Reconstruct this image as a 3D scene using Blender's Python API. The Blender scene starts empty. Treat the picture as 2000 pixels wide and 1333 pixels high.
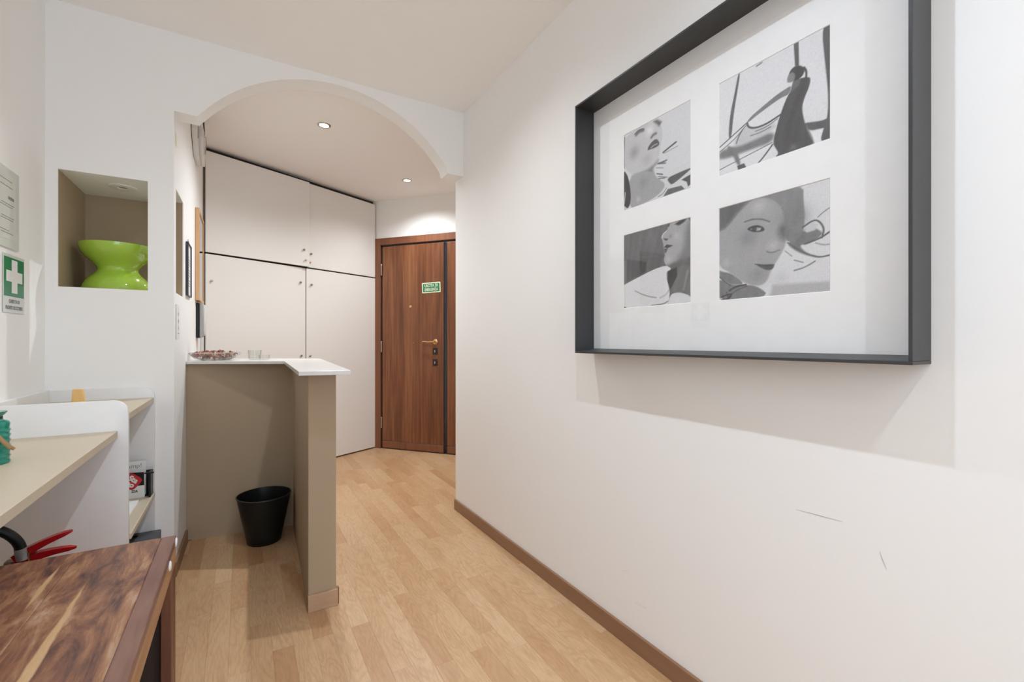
import bpy, bmesh, math, random
from mathutils import Vector, Matrix, Euler
import numpy as np

S = bpy.context.scene
COL = S.collection
random.seed(7)
PI = math.pi

# ------------------------------------------------------------------ camera
CAM_H = 1.12
CEIL = 2.586
FX, FY = math.sin(math.radians(30.7)), math.cos(math.radians(30.7))
cam_d = bpy.data.cameras.new('camera')
cam = bpy.data.objects.new('camera', cam_d)
COL.objects.link(cam)
cam.location = (0, 0, CAM_H)
cam.rotation_euler = (PI / 2, 0, math.radians(-30.7))
cam_d.lens = 16.0
cam_d.sensor_width = 36.0
cam_d.clip_start = 0.02
S.camera = cam

# ------------------------------------------------------------------ view, world, exposure
S.view_settings.view_transform = 'Standard'
S.view_settings.look = 'None'
S.view_settings.gamma = 1.0
S.view_settings.use_curve_mapping = False
S.view_settings.exposure = 0.42
S.cycles.max_bounces = 12
S.cycles.diffuse_bounces = 8
S.cycles.glossy_bounces = 4
S.cycles.transparent_max_bounces = 12
S.cycles.sample_clamp_indirect = 4.0

wd = bpy.data.worlds.new('rear_fill_sky')  # sky added as soft fill, entering through the unseen rear opening
S.world = wd
wd.use_nodes = True
wd.node_tree.nodes['Background'].inputs[0].default_value = (0.80, 0.95, 1.16, 1)
wd.node_tree.nodes['Background'].inputs[1].default_value = 2.6

# ------------------------------------------------------------------ ceiling spots (x, y, power, colour)
WARM = (1.0, 0.80, 0.62)
SOFT = (0.96, 1.0, 1.05)
COOL = (0.80, 0.96, 1.17)
SPOTS = [
    (0.480, 3.307, 78, SOFT, 'lit recessed ceiling spotlight nearest the camera, above the counter'),
    (1.296, 4.057, 62, SOFT, 'lit recessed ceiling spotlight nearest the brown entrance door'),
    (0.450, 1.700, 38, SOFT, 'recessed ceiling spotlight just before the arch'),
    (0.450, 0.630, 36, COOL, 'recessed ceiling spotlight opposite the big framed picture'),
    (0.450, -0.440, 40, SOFT, 'recessed ceiling spotlight behind the viewer near the right wall'),
    (-0.320, -1.340, 66, COOL, 'recessed ceiling spotlight farthest back by the left wall'),
]
SPOT_GAIN = 1.0
for i, (x, y, p, c, _) in enumerate(SPOTS):
    ld = bpy.data.lights.new('spot_lamp', 'SPOT')
    ld.energy = p * SPOT_GAIN
    ld.color = c
    ld.spot_size = math.radians(146)
    ld.spot_blend = 1.0
    ld.shadow_soft_size = 0.014
    lo = bpy.data.objects.new('spot_lamp', ld)
    lo.location = (x, y, CEIL - 0.004)
    COL.objects.link(lo)

# ------------------------------------------------------------------ helpers: geometry
class B:
    def __init__(self):
        self.v = []; self.f = []; self.m = []; self.mi = 0
    def add(self, vs, fs):
        n = len(self.v)
        self.v += [tuple(v) for v in vs]
        self.f += [tuple(i + n for i in f) for f in fs]
        self.m += [self.mi] * len(fs)
        return self
    def bm(self, bm):
        bm.verts.ensure_lookup_table()
        for i, v in enumerate(bm.verts): v.index = i
        self.add([v.co[:] for v in bm.verts], [[v.index for v in f.verts] for f in bm.faces])
        bm.free()
        return self
    def box(self, x0, x1, y0, y1, z0, z1, bev=0, seg=2, rot=None):
        bm = bmesh.new()
        bmesh.ops.create_cube(bm, size=1)
        c = Vector(((x0 + x1) / 2, (y0 + y1) / 2, (z0 + z1) / 2))
        for v in bm.verts:
            v.co = Vector((v.co.x * (x1 - x0), v.co.y * (y1 - y0), v.co.z * (z1 - z0)))
        if bev:
            bmesh.ops.bevel(bm, geom=list(bm.edges), offset=bev, segments=seg, affect='EDGES', profile=0.5)
        for v in bm.verts:
            if rot is not None: v.co = rot @ v.co
            v.co += c
        return self.bm(bm)
    def prism(self, poly, z0, z1, bev=0, axis='z'):
        # polygon in the plane across the axis, extruded along it
        bm = bmesh.new()
        def mk(a, b, c):
            return {'z': (a, b, c), 'x': (c, a, b), 'y': (a, c, b)}[axis]
        lo = [bm.verts.new(mk(a, b, z0)) for a, b in poly]
        hi = [bm.verts.new(mk(a, b, z1)) for a, b in poly]
        n = len(poly)
        bm.faces.new(lo[::-1]); bm.faces.new(hi)
        for i in range(n):
            bm.faces.new((lo[i], lo[(i + 1) % n], hi[(i + 1) % n], hi[i]))
        bmesh.ops.recalc_face_normals(bm, faces=bm.faces)
        if bev:
            bmesh.ops.bevel(bm, geom=list(bm.edges), offset=bev, segments=2, affect='EDGES', profile=0.5)
        return self.bm(bm)
    def lathe(self, prof, c=(0, 0, 0), seg=32, rot=None, cap=True):
        vs = []; fs = []
        c = Vector(c)
        for r, z in prof:
            for k in range(seg):
                a = 2 * PI * k / seg
                p = Vector((r * math.cos(a), r * math.sin(a), z))
                if rot is not None: p = rot @ p
                vs.append(p + c)
        for i in range(len(prof) - 1):
            for k in range(seg):
                a = i * seg + k; b = i * seg + (k + 1) % seg
                fs.append((a, b, b + seg, a + seg))
        if cap:
            if prof[0][0] > 1e-6: fs.append(tuple(range(seg))[::-1])
            if prof[-1][0] > 1e-6: fs.append(tuple((len(prof) - 1) * seg + k for k in range(seg)))
        return self.add(vs, fs)
    def tube(self, pts, r, seg=10, closed=False):
        pts = [Vector(p) for p in pts]
        rs = r if isinstance(r, (list, tuple)) else [r] * len(pts)
        vs = []; fs = []
        up = Vector((0, 0, 1)); prev = None
        n = len(pts)
        for i, p in enumerate(pts):
            if closed: t = (pts[(i + 1) % n] - pts[i - 1]).normalized()
            else: t = (pts[min(i + 1, n - 1)] - pts[max(i - 1, 0)]).normalized()
            if prev is None:
                a = up if abs(t.dot(up)) < 0.9 else Vector((1, 0, 0))
                nx = t.cross(a).normalized()
            else:
                nx = (prev - t * prev.dot(t)).normalized()
            prev = nx; ny = t.cross(nx)
            for k in range(seg):
                a = 2 * PI * k / seg
                vs.append(p + (nx * math.cos(a) + ny * math.sin(a)) * rs[i])
        for i in range(n if closed else n - 1):
            for k in range(seg):
                a = i * seg + k; b = i * seg + (k + 1) % seg
                j = ((i + 1) % n) * seg
                fs.append((a, b, j + (k + 1) % seg, j + k))
        if not closed:
            fs.append(tuple(range(seg))[::-1]); fs.append(tuple((n - 1) * seg + k for k in range(seg)))
        return self.add(vs, fs)

ROT_X = Matrix.Rotation(PI / 2, 3, 'Y')      # turns +z into +x
ROT_Y = Matrix.Rotation(-PI / 2, 3, 'X')     # turns +z into +y

def make(name, b, mat, parent=None, off=(0, 0, 0), smooth=False, auto=None):
    me = bpy.data.meshes.new(name)
    me.from_pydata([(v[0] - off[0], v[1] - off[1], v[2] - off[2]) for v in b.v], [], b.f)
    mats = mat if isinstance(mat, (list, tuple)) else [mat]
    for m in mats: me.materials.append(m)
    if len(mats) > 1:
        me.polygons.foreach_set('material_index', b.m)
    bm = bmesh.new(); bm.from_mesh(me)
    bmesh.ops.recalc_face_normals(bm, faces=bm.faces)
    bm.to_mesh(me); bm.free()
    if smooth or auto:
        me.polygons.foreach_set('use_smooth', [True] * len(me.polygons))
        me.set_sharp_from_angle(angle=math.radians(auto or 40))
    me.update()
    o = bpy.data.objects.new(name, me)
    COL.objects.link(o)
    if parent is not None: o.parent = parent
    return o

def tag(o, label, cat, group=None, kind=None):
    if label: o['label'] = label
    if cat: o['category'] = cat
    if group: o['group'] = group
    if kind: o['kind'] = kind
    return o

class Thing:
    """an Empty at the thing's base; parts are given in world coordinates unless local"""
    def __init__(self, name, label, cat, loc, rotz=0, group=None, local=False):
        self.o = bpy.data.objects.new(name, None)
        COL.objects.link(self.o)
        self.o.location = loc; self.o.rotation_euler = (0, 0, rotz)
        self.o.empty_display_size = 0.05
        self.off = (0, 0, 0) if local else loc
        tag(self.o, label, cat, group)
    def part(self, name, b, mat, parent=None, label=None, smooth=False, kind=None, auto=None):
        p = make(name, b, mat, parent or self.o, self.off, smooth, auto)
        if label: p['label'] = label
        if kind: p['kind'] = kind
        return p

def single(name, b, mat, label, cat, group=None, kind=None, smooth=False, auto=None, loc=None):
    loc = loc or tuple(min(v[i] for v in b.v) for i in range(3))
    o = make(name, b, mat, None, loc, smooth, auto)
    o.location = loc
    return tag(o, label, cat, group, kind)

def structure(name, b, mat, parent=None, label=None, auto=None):
    o = make(name, b, mat, parent, auto=auto)
    if parent is None: o['kind'] = 'structure'
    if label: o['label'] = label
    return o

def text_b(b, s, size, place, bold=0.0, align='CENTER', depth=0.0002, sx=1.0):
    cu = bpy.data.curves.new('lettering', 'FONT')
    cu.body = s; cu.size = size; cu.align_x = align; cu.align_y = 'CENTER'
    cu.offset = bold; cu.extrude = depth; cu.resolution_u = 3
    cu.space_line = 0.95
    o = bpy.data.objects.new('lettering', cu)
    COL.objects.link(o)
    bpy.context.view_layer.update()
    dg = bpy.context.evaluated_depsgraph_get()
    me = bpy.data.meshes.new_from_object(o.evaluated_get(dg))
    b.add([place(v.co.x * sx, v.co.y, v.co.z) for v in me.vertices], [tuple(p.vertices) for p in me.polygons])
    bpy.data.objects.remove(o); bpy.data.curves.remove(cu); bpy.data.meshes.remove(me)
    return b

# ------------------------------------------------------------------ helpers: materials
def lin(c):
    return tuple(((x / 12.92) if x <= 0.04045 else ((x + 0.055) / 1.055) ** 2.4) for x in [v / 255 for v in c]) + (1,)

class M:
    def __init__(self, name):
        self.m = bpy.data.materials.new(name)
        self.m.use_nodes = True
        self.nt = self.m.node_tree
        self.b = self.nt.nodes['Principled BSDF']
        self.out = self.nt.nodes['Material Output']
    def n(self, t, **kw):
        nd = self.nt.nodes.new(t)
        for k, v in kw.items():
            if k.startswith('i_'):
                key = k[2:]
                key = int(key) if key.isdigit() else key.replace('_', ' ')
                nd.inputs[key].default_value = v
            else: setattr(nd, k, v)
        return nd
    def l(self, a, b): self.nt.links.new(a, b)
    def math(self, op, a, b=None, c=None, clamp=False):
        nd = self.n('ShaderNodeMath', operation=op, use_clamp=clamp)
        for i, x in enumerate((a, b, c)):
            if x is None: continue
            if isinstance(x, (int, float)): nd.inputs[i].default_value = x
            else: self.l(x, nd.inputs[i])
        return nd.outputs[0]
    def mix(self, fac, a, b, blend='MIX'):
        nd = self.n('ShaderNodeMix', data_type='RGBA', blend_type=blend)
        for i, x in ((0, fac), (6, a), (7, b)):
            if isinstance(x, (int, float)): nd.inputs[i].default_value = x
            elif isinstance(x, tuple): nd.inputs[i].default_value = x
            else: self.l(x, nd.inputs[i])
        return nd.outputs[2]
    def coords(self, scale=(1, 1, 1), kind='Object', jitter=False):
        tc = self.n('ShaderNodeTexCoord').outputs[kind]
        if jitter:
            oi = self.n('ShaderNodeObjectInfo').outputs['Random']
            va = self.n('ShaderNodeCombineXYZ')
            self.l(self.math('MULTIPLY', oi, 37.0), va.inputs[0])
            self.l(self.math('MULTIPLY', oi, 91.0), va.inputs[1])
            ad = self.n('ShaderNodeVectorMath', operation='ADD')
            self.l(tc, ad.inputs[0]); self.l(va.outputs[0], ad.inputs[1]); tc = ad.outputs[0]
        mp = self.n('ShaderNodeMapping')
        mp.inputs['Scale'].default_value = scale
        self.l(tc, mp.inputs[0])
        return mp.outputs[0]
    def noise(self, co, scale=5, detail=4, rough=0.55, dist=0):
        nd = self.n('ShaderNodeTexNoise', i_Scale=scale, i_Detail=detail, i_Roughness=rough, i_Distortion=dist)
        self.l(co, nd.inputs['Vector'])
        return nd.outputs[0]
    def ramp(self, x, stops):
        nd = self.n('ShaderNodeValToRGB')
        cr = nd.color_ramp
        while len(cr.elements) < len(stops): cr.elements.new(0.5)
        for e, (p, c) in zip(cr.elements, stops):
            e.position = p; e.color = c if isinstance(c, tuple) else (c, c, c, 1)
        self.l(x, nd.inputs[0])
        return nd.outputs[0]
    def bump(self, h, strength=0.2, dist=0.002):
        nd = self.n('ShaderNodeBump', i_Strength=strength, i_Distance=dist)
        self.l(h, nd.inputs['Height']); self.l(nd.outputs[0], self.b.inputs['Normal'])
    def base(self, x):
        if isinstance(x, tuple): self.b.inputs['Base Color'].default_value = x
        else: self.l(x, self.b.inputs['Base Color'])
    def set(self, **kw):
        for k, v in kw.items(): self.b.inputs[k.replace('_', ' ')].default_value = v
        return self

def paint(name, col, rough=0.7, var=0.04, bump=0.08, scale=40, spec=0.3):
    m = M(name)
    co = m.coords()
    n1 = m.noise(co, 3, 3)
    c2 = tuple(max(0, c * (1 - var)) for c in col[:3]) + (1,)
    m.base(m.mix(n1, col, c2))
    if bump: m.bump(m.noise(co, scale, 3), bump, 0.002)
    m.set(Roughness=rough, Specular_IOR_Level=spec)
    return m.m

def plain(name, col, rough=0.5, metal=0.0, spec=0.5, coat=0.0):
    m = M(name)
    co = m.coords()
    n1 = m.noise(co, 25, 3)
    m.base(m.mix(n1, col, tuple(c * 0.93 for c in col[:3]) + (1,)))
    m.set(Roughness=rough, Metallic=metal, Specular_IOR_Level=spec)
    if coat: m.set(Coat_Weight=coat, Coat_Roughness=0.03)
    return m.m

def emit(name, col, s):
    m = M(name)
    m.base((0.9, 0.9, 0.9, 1))
    m.set(Emission_Color=col, Emission_Strength=s)
    return m.m

def pane_glass(name, tint=(1, 1, 1, 1), gl=1.0, rough=0.0):
    # thin sheet of glass: clear with a Fresnel reflection on both faces
    m = M(name)
    tr = m.n('ShaderNodeBsdfTransparent'); tr.inputs[0].default_value = tint
    g = m.n('ShaderNodeBsdfGlossy'); g.inputs['Roughness'].default_value = rough
    ge = m.n('ShaderNodeNewGeometry')
    dt = m.n('ShaderNodeVectorMath', operation='DOT_PRODUCT')
    m.l(ge.outputs['Incoming'], dt.inputs[0]); m.l(ge.outputs['Normal'], dt.inputs[1])
    c5 = m.math('POWER', m.math('SUBTRACT', 1.0, m.math('ABSOLUTE', dt.outputs['Value']), clamp=True), 5.0)
    fr = m.math('MULTIPLY_ADD', c5, 0.96, 0.04)
    mx = m.n('ShaderNodeMixShader')
    m.l(m.math('MULTIPLY', fr, gl, clamp=True), mx.inputs[0]); m.l(tr.outputs[0], mx.inputs[1]); m.l(g.outputs[0], mx.inputs[2])
    m.l(mx.outputs[0], m.out.inputs[0])
    return m.m

def wood(name, c_dark, c_mid, c_light, axis='z', grain=60, stretch=14, ring=1.0, rough=0.4, jitter=True, contrast=0.5, coat=0.0, spec=0.4):
    m = M(name)
    ai = 'xyz'.index(axis)
    sc = [1.0, 1.0, 1.0]; sc[ai] = 1.0 / stretch
    co = m.coords(tuple(sc), jitter=jitter)
    fine = m.noise(co, grain, 5, 0.6)
    broad = m.noise(co, grain * 0.12, 3, 0.5, 0.6)
    k = m.math('ADD', m.math('MULTIPLY', fine, contrast), m.math('MULTIPLY', broad, 1 - contrast))
    m.base(m.ramp(k, [(0.32, c_dark), (0.5, c_mid), (0.68, c_light)]))
    m.bump(fine, 0.05, 0.001)
    m.set(Roughness=rough, Specular_IOR_Level=spec)
    if coat: m.set(Coat_Weight=coat, Coat_Roughness=0.1)
    return m

WALL = paint('white_wall_paint', (0.90, 0.895, 0.875, 1), 0.75, 0.02, 0.05, 60, 0.25)
CEILM = paint('white_ceiling_paint', (0.93, 0.915, 0.89, 1), 0.85, 0.02, 0.04, 60, 0.2)
TAUPE = paint('taupe_paint', (0.42, 0.322, 0.216, 1), 0.7, 0.04, 0.12, 90, 0.25)
SHELF = paint('taupe_laminate', (0.56, 0.48, 0.36, 1), 0.45, 0.02, 0.0, 40, 0.4)
WHITE = plain('white_laminate', (0.84, 0.84, 0.83, 1), 0.35)
ENAMEL = paint('off_white_door_enamel', (0.81, 0.78, 0.735, 1), 0.4, 0.03, 0.06, 14, 0.4)
TOPW = plain('white_stone_worktop', (0.70, 0.68, 0.65, 1), 0.22)
DARKGAP = plain('dark_recess', (0.035, 0.024, 0.018, 1), 0.8)
METAL = plain('brushed_steel', (0.42, 0.38, 0.33, 1), 0.35, 1.0)
BRASS = plain('polished_brass', (0.85, 0.55, 0.28, 1), 0.2, 1.0)
BLACK = plain('black_plastic', (0.006, 0.007, 0.006, 1), 0.42, 0, 0.35)
PLASTW = plain('white_plastic', (0.72, 0.71, 0.68, 1), 0.4)
PLASTG = plain('grey_plastic', (0.36, 0.35, 0.35, 1), 0.45)
PAPER = plain('white_paper', (0.82, 0.82, 0.80, 1), 0.6)
INK = plain('dark_ink', (0.06, 0.06, 0.06, 1), 0.6)
GREYINK = plain('grey_ink', (0.22, 0.24, 0.24, 1), 0.6)
GREEN = plain('safety_green', (0.0, 0.20, 0.075, 1), 0.35)
CREAM = plain('luminescent_cream', (0.72, 0.76, 0.56, 1), 0.4)
SKIRT = wood('brown_skirting_wood', (0.20, 0.105, 0.055, 1), (0.27, 0.145, 0.08, 1), (0.33, 0.185, 0.105, 1), 'y', 30, 12, rough=0.4).m
SKIRT_LIT = wood('lit_tone_skirting_wood', (0.42, 0.27, 0.16, 1), (0.48, 0.31, 0.19, 1), (0.55, 0.37, 0.23, 1), 'x', 30, 12, rough=0.4).m  # paler copy of the skirting wood, lit look put into the colour
# ------------------------------------------------------------------ room shell
YN = 2.68            # face of the wall with the niche and of the arch
def xc(y): return -0.277 + 0.019 * (y - YN)      # face of the corridor wall
RX = 1.227           # face of the right wall
C0 = Vector((1.208, 4.853, 0)); EA = math.atan2(-0.7704, 0.6375)      # entrance wall: corner, heading
W0 = Vector((-0.245, 4.108, 0)); WA = math.atan2(0.457, 0.889)        # wardrobe front: left end, heading
ED = Vector((math.cos(EA), math.sin(EA), 0)); WD = Vector((math.cos(WA), math.sin(WA), 0))

# floor slab and strips
fl = B().prism([(-0.9, -2.7), (2.75, -2.7), (2.75, 5.4), (-0.9, 5.4)], -0.08, -0.006)
fm = M('laminate_strip')
oi = fm.n('ShaderNodeObjectInfo').outputs['Random']
co = fm.coords((1, 0.09, 1), jitter=True)
fine = fm.noise(co, 210, 5, 0.65)
co2 = fm.coords((1, 0.22, 1), jitter=True)
dist = fm.noise(co2, 9, 2, 0.5, 0.3)
rings = fm.math('SINE', fm.math('MULTIPLY', dist, 95.0))
rings = fm.math('MULTIPLY_ADD', rings, 0.5, 0.5)
broad = fm.noise(fm.coords((1, 0.3, 1), jitter=True), 12, 2)
tone = fm.ramp(oi, [(0.0, (0.475, 0.268, 0.134, 1)), (0.3, (0.54, 0.335, 0.178, 1)), (0.7, (0.575, 0.37, 0.205, 1)), (1.0, (0.61, 0.41, 0.24, 1))])
dk = fm.mix(0.42, tone, (0.30, 0.15, 0.06, 1))
cc = fm.mix(fm.math('MULTIPLY', fm.math('POWER', rings, 3.0), 0.62), tone, dk)
cc = fm.mix(fm.math('MULTIPLY', fm.ramp(fine, [(0.44, 0.0), (0.64, 1.0)]), 0.85), cc, dk)
cc = fm.mix(fm.math('MULTIPLY', fm.ramp(broad, [(0.4, 0.0), (0.7, 1.0)]), 0.35), cc, fm.mix(0.25, tone, (0.85, 0.66, 0.42, 1)))
fm.base(cc)
fm.set(Roughness=0.34, Specular_IOR_Level=0.4)
floor = structure('floor', fl, fm.m)
SW, G = 0.0680, 0.00008
mesh_cache = {}
def plank_mesh(w, L):
    k = (round(w, 3), round(L, 3))
    if k not in mesh_cache:
        b = B()
        x, y, e = w / 2 - G, L / 2 - G, 0.0003
        vs = [(-x, -y, -0.006), (x, -y, -0.006), (x, y, -0.006), (-x, y, -0.006),
              (-x, -y, -e), (x, -y, -e), (x, y, -e), (-x, y, -e),
              (-x + e, -y + e, 0), (x - e, -y + e, 0), (x - e, y - e, 0), (-x + e, y - e, 0)]
        fs = [(0, 3, 2, 1), (0, 1, 5, 4), (1, 2, 6, 5), (2, 3, 7, 6), (3, 0, 4, 7), (4, 5, 9, 8), (5, 6, 10, 9), (6, 7, 11, 10), (7, 4, 8, 11), (8, 9, 10, 11)]
        b.add(vs, fs)
        me = bpy.data.meshes.new('plank')
        me.from_pydata(b.v, [], b.f); me.materials.append(fm.m)
        mesh_cache[k] = me
    return mesh_cache[k]
def in_room(x, y):
    if y < 2.80: return -0.72 < x < RX
    if x < xc(y): return False
    p = Vector((x, y, 0))
    if (p - C0).dot(Vector((-ED.y, ED.x, 0))) > 0.12: return False
    if (p - W0).dot(Vector((-WD.y, WD.x, 0))) > 0.06: return False
    return x < 2.6
def visible(x, y):
    d = FX * x + FY * y; c = FY * x - FX * y
    if d < 0.3: return False
    px = 1000 + 889 * c / d; py = 667 + 889 * CAM_H / d
    if not (-60 < px < 1960 and py < 1440): return False
    if px < 340 and y < 2.6: return False
    if y > 2.80 and px > 915: return False
    if y > 3.15 and px < 640: return False
    return True
col = 0; rest = B(); nv = 0
x = -0.72
rp = random.Random(3)
while x < 2.6:
    y = 0.2 - rp.random() * 0.45
    while y < 5.2:
        L = rp.choice((0.44, 0.50, 0.56, 0.62))
        w = SW
        x1 = x + SW
        yc = y + L / 2
        if yc < 2.8 and x < RX < x1: x1 = RX; w = RX - x
        xm = (x + x1) / 2
        if w > 0.01 and (in_room(xm, yc) or in_room(xm, y) or in_room(xm, y + L)):
            if nv < 292 and (visible(xm, yc) or visible(xm, y + L) or visible(xm, y)) :
                o = bpy.data.objects.new('plank', plank_mesh(w, L))
                COL.objects.link(o); o.parent = floor; o.location = (xm, yc, 0); nv += 1
            else:
                rest.box(x + G, x1 - G, y + G, y + L - G, -0.006, 0)
        y += L
    x += SW; col += 1
r_ = make('plank_field', rest, fm.m, floor); r_['kind'] = 'stuff'
print('PLANKS', nv)

# ceiling (one slab) and walls
ceiling = structure('ceiling', B().prism([(-0.9, -2.7), (2.75, -2.7), (2.75, 5.4), (-0.9, 5.4)], CEIL, CEIL + 0.1), CEILM)
Z0 = -0.006
structure('wall_left', B().box(-0.84, -0.72, -2.7, YN, Z0, CEIL), WALL)
structure('wall_right', B().prism([(RX, -2.7), (2.72, -2.7), (2.72, 2.803), (RX, 2.803)], Z0, CEIL), WALL)
structure('wall_hall_end', B().box(2.6, 2.72, 2.803, 5.3, Z0, CEIL), WALL)
# rear wall; unseen opening added to let the world's fill light in
wr = B()
wr.box(-0.84, -0.45, -2.72, -2.6, Z0, CEIL).box(0.95, RX, -2.72, -2.6, Z0, CEIL)
wr.box(-0.45, 0.95, -2.72, -2.6, 2.3, CEIL).box(-0.45, 0.95, -2.72, -2.6, Z0, 0.5)
structure('wall_rear', wr, WALL)
# wall with the niche, corridor wall behind it
NZ0, NZ1 = 1.355, 1.862
wn = B()
ye = 4.10
wn.prism([(-0.84, YN), (xc(YN), YN), (xc(ye), ye), (-0.84, ye)], Z0, NZ0)
wn.prism([(-0.84, YN), (xc(YN), YN), (xc(ye), ye), (-0.84, ye)], NZ1, CEIL)
wn.prism([(-0.84, YN), (-0.68, YN), (-0.68, 3.07), (xc(3.07), 3.07), (xc(ye), ye), (-0.84, ye)], NZ0, NZ1)
wn.prism([(-0.375, YN), (xc(YN), YN), (xc(2.742), 2.742), (-0.375, 2.742)], NZ0, NZ1)
wn.prism([(-0.33, 3.008), (xc(3.008), 3.008), (xc(3.07), 3.07), (-0.33, 3.07)], NZ0, NZ1)
wall_n = structure('wall_niche', wn, WALL)
nl = B()
nl.box(-0.6798, -0.6786, YN + 0.004, 3.07, NZ0 + 0.0012, NZ1 - 0.0012)
nl.box(-0.6786, -0.33, 3.0685, 3.0698, NZ0 + 0.0012, NZ1 - 0.0012)
nl.box(-0.3312, -0.3302, 3.008, 3.0685, NZ0 + 0.0012, NZ1 - 0.0012)
nl.box(-0.33, xc(3.0) - 0.004, 3.0068, 3.008, NZ0 + 0.0012, NZ1 - 0.0012)
nl.box(-0.375, xc(2.742) - 0.004, 2.742, 2.7432, NZ0 + 0.0012, NZ1 - 0.0012)
nl.box(-0.6786, -0.30, YN + 0.004, 3.0685, NZ0 + 0.0002, NZ0 + 0.0012)
structure('niche_lining', nl, TAUPE, wall_n, 'taupe painted lining of the niche')
# arch between the two ceilings
ac, az, ar = 0.465, 1.12 + 0.64, 0.79
pts = [(xc(YN), CEIL), (xc(YN), 2.215), (-0.186, 2.212)]
a0 = math.atan2(2.212 - az, -0.186 - ac); a1 = math.atan2(2.18 - az, 1.118 - ac)
for i in range(1, 40):
    a = a0 + (a1 - a0) * i / 40
    rr = ar + 0.01 * math.sin(PI * i / 40) * 0
    pts.append((ac + rr * math.cos(a), az + rr * math.sin(a)))
pts += [(1.118, 2.18), (RX, 2.18), (RX, CEIL)]
arch = B()
# built as columns so that the concave outline stays clean
pts2 = pts[1:-1]
n = len(pts2)
vs = []
for (px_, pz_) in pts2:
    vs += [(px_, YN, pz_), (px_, YN + 0.115, pz_), (px_, YN, CEIL), (px_, YN + 0.115, CEIL)]
fs = []
for i in range(n - 1):
    a, b_ = 4 * i, 4 * (i + 1)
    fs += [(a, b_, b_ + 2, a + 2), (a + 1, a + 3, b_ + 3, b_ + 1), (a, a + 1, b_ + 1, b_)]
fs += [(0, 2, 3, 1), (4 * n - 4, 4 * n - 3, 4 * n - 1, 4 * n - 2)]
arch.add(vs, fs)
structure('trim_1', arch, WALL, label='plastered segmental arch spanning the corridor under the ceiling', auto=25)

# entrance wall: local x runs along it, local y away from the room
def struct_rot(name, b, mat, loc, rz, parent=None, label=None):
    o = make(name, b, mat, parent)
    if parent is None:
        o.location = loc; o.rotation_euler = (0, 0, rz); o['kind'] = 'structure'
    if label: o['label'] = label
    return o
we = B()
we.box(-0.25, 0.085, 0, 0.14, Z0, CEIL).box(0.085, 1.20, 0, 0.14, 2.14, CEIL).box(1.20, 2.1, 0, 0.14, Z0, CEIL)
struct_rot('wall_entrance', we, WALL, C0, EA)
# wall behind the wardrobe
struct_rot('wall_far', B().box(-0.25, 1.9, 0.36, 0.46, Z0, CEIL), WALL, W0, WA)

# skirtings
structure('baseboard_right', B().prism([(RX - 0.012, -2.5), (RX, -2.5), (RX, 2.803), (RX - 0.012, 2.803)], 0, 0.066, 0.002), SKIRT)
structure('baseboard_left', B().prism([(xc(YN), YN - 0.012), (xc(YN) + 0.012, YN - 0.012), (xc(3.10) + 0.012, 3.10), (xc(3.10), 3.10)], 0, 0.07, 0.002), SKIRT)

# scuffs on the right wall
scuffM = plain('faint_grey_scuff', (0.42, 0.40, 0.38, 1), 0.8)
wr_o = bpy.data.objects['wall_right']
def on_right(px, py):
    r = (px - 1000) / 889.0
    s = (RX - 0.0008) / (FX + FY * r)
    return Vector((RX - 0.0006, (FY - FX * r) * s, CAM_H + (667 - py) * s / 889.0))
for pl in ([(1718, 1078), (1724, 1095), (1732, 1114)], [(1555, 996), (1600, 1008), (1645, 1020)], [(1215, 1116), (1228, 1117)], [(1240, 1178), (1262, 1190)], [(1195, 808), (1200, 806)], [(985, 833), (996, 840)]):
    b = B(); b.tube([on_right(*p) for p in pl], [0.0002] + [0.0006] * (len(pl) - 2) + [0.0002], 5)
    make('scuff_mark', b, scuffM, wr_o)

# ------------------------------------------------------------------ recessed spots
RING = plain('brushed_nickel_ring', (0.55, 0.50, 0.44, 1), 0.3, 1.0)
LAMP = emit('lit_halogen_lens', (1.0, 0.93, 0.82, 1), 9)
proto = None
for i, (x, y, p, c, lab) in enumerate(SPOTS):
    if proto is None:
        t = Thing('downlight', lab, 'ceiling light', (x, y, CEIL), group='lit recessed ceiling spots')
        ring = B().lathe([(0.030, -0.0005), (0.031, -0.004), (0.036, -0.006), (0.043, -0.003), (0.044, -0.0002)], (x, y, CEIL), 32, cap=False)
        t.part('trim_ring', ring, RING, smooth=True)
        t.part('lens', B().lathe([(0.0, -0.0018), (0.018, -0.0022), (0.029, -0.0012), (0.029, -0.0004)], (x, y, CEIL), 28), LAMP, smooth=True)
        proto = t.o
    else:
        r0 = proto.copy(); COL.objects.link(r0); r0.location = (x, y, CEIL); r0['label'] = lab
        for ch in list(proto.children):
            q = ch.copy(); COL.objects.link(q); q.parent = r0

# unlit downlight in the niche
t = Thing('niche_downlight', 'small unlit white round downlight in the ceiling of the niche', 'ceiling light', (-0.4925, 2.843, NZ1))
t.part('trim_ring', B().lathe([(0.018, -0.001), (0.022, -0.006), (0.045, -0.007), (0.054, -0.004), (0.055, -0.0002)], (-0.4925, 2.843, NZ1), 36, cap=False), WHITE, smooth=True)
t.part('lamp', B().lathe([(0.0, -0.002), (0.018, -0.002), (0.018, -0.0005)], (-0.4925, 2.843, NZ1), 24), METAL, smooth=True)

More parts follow.
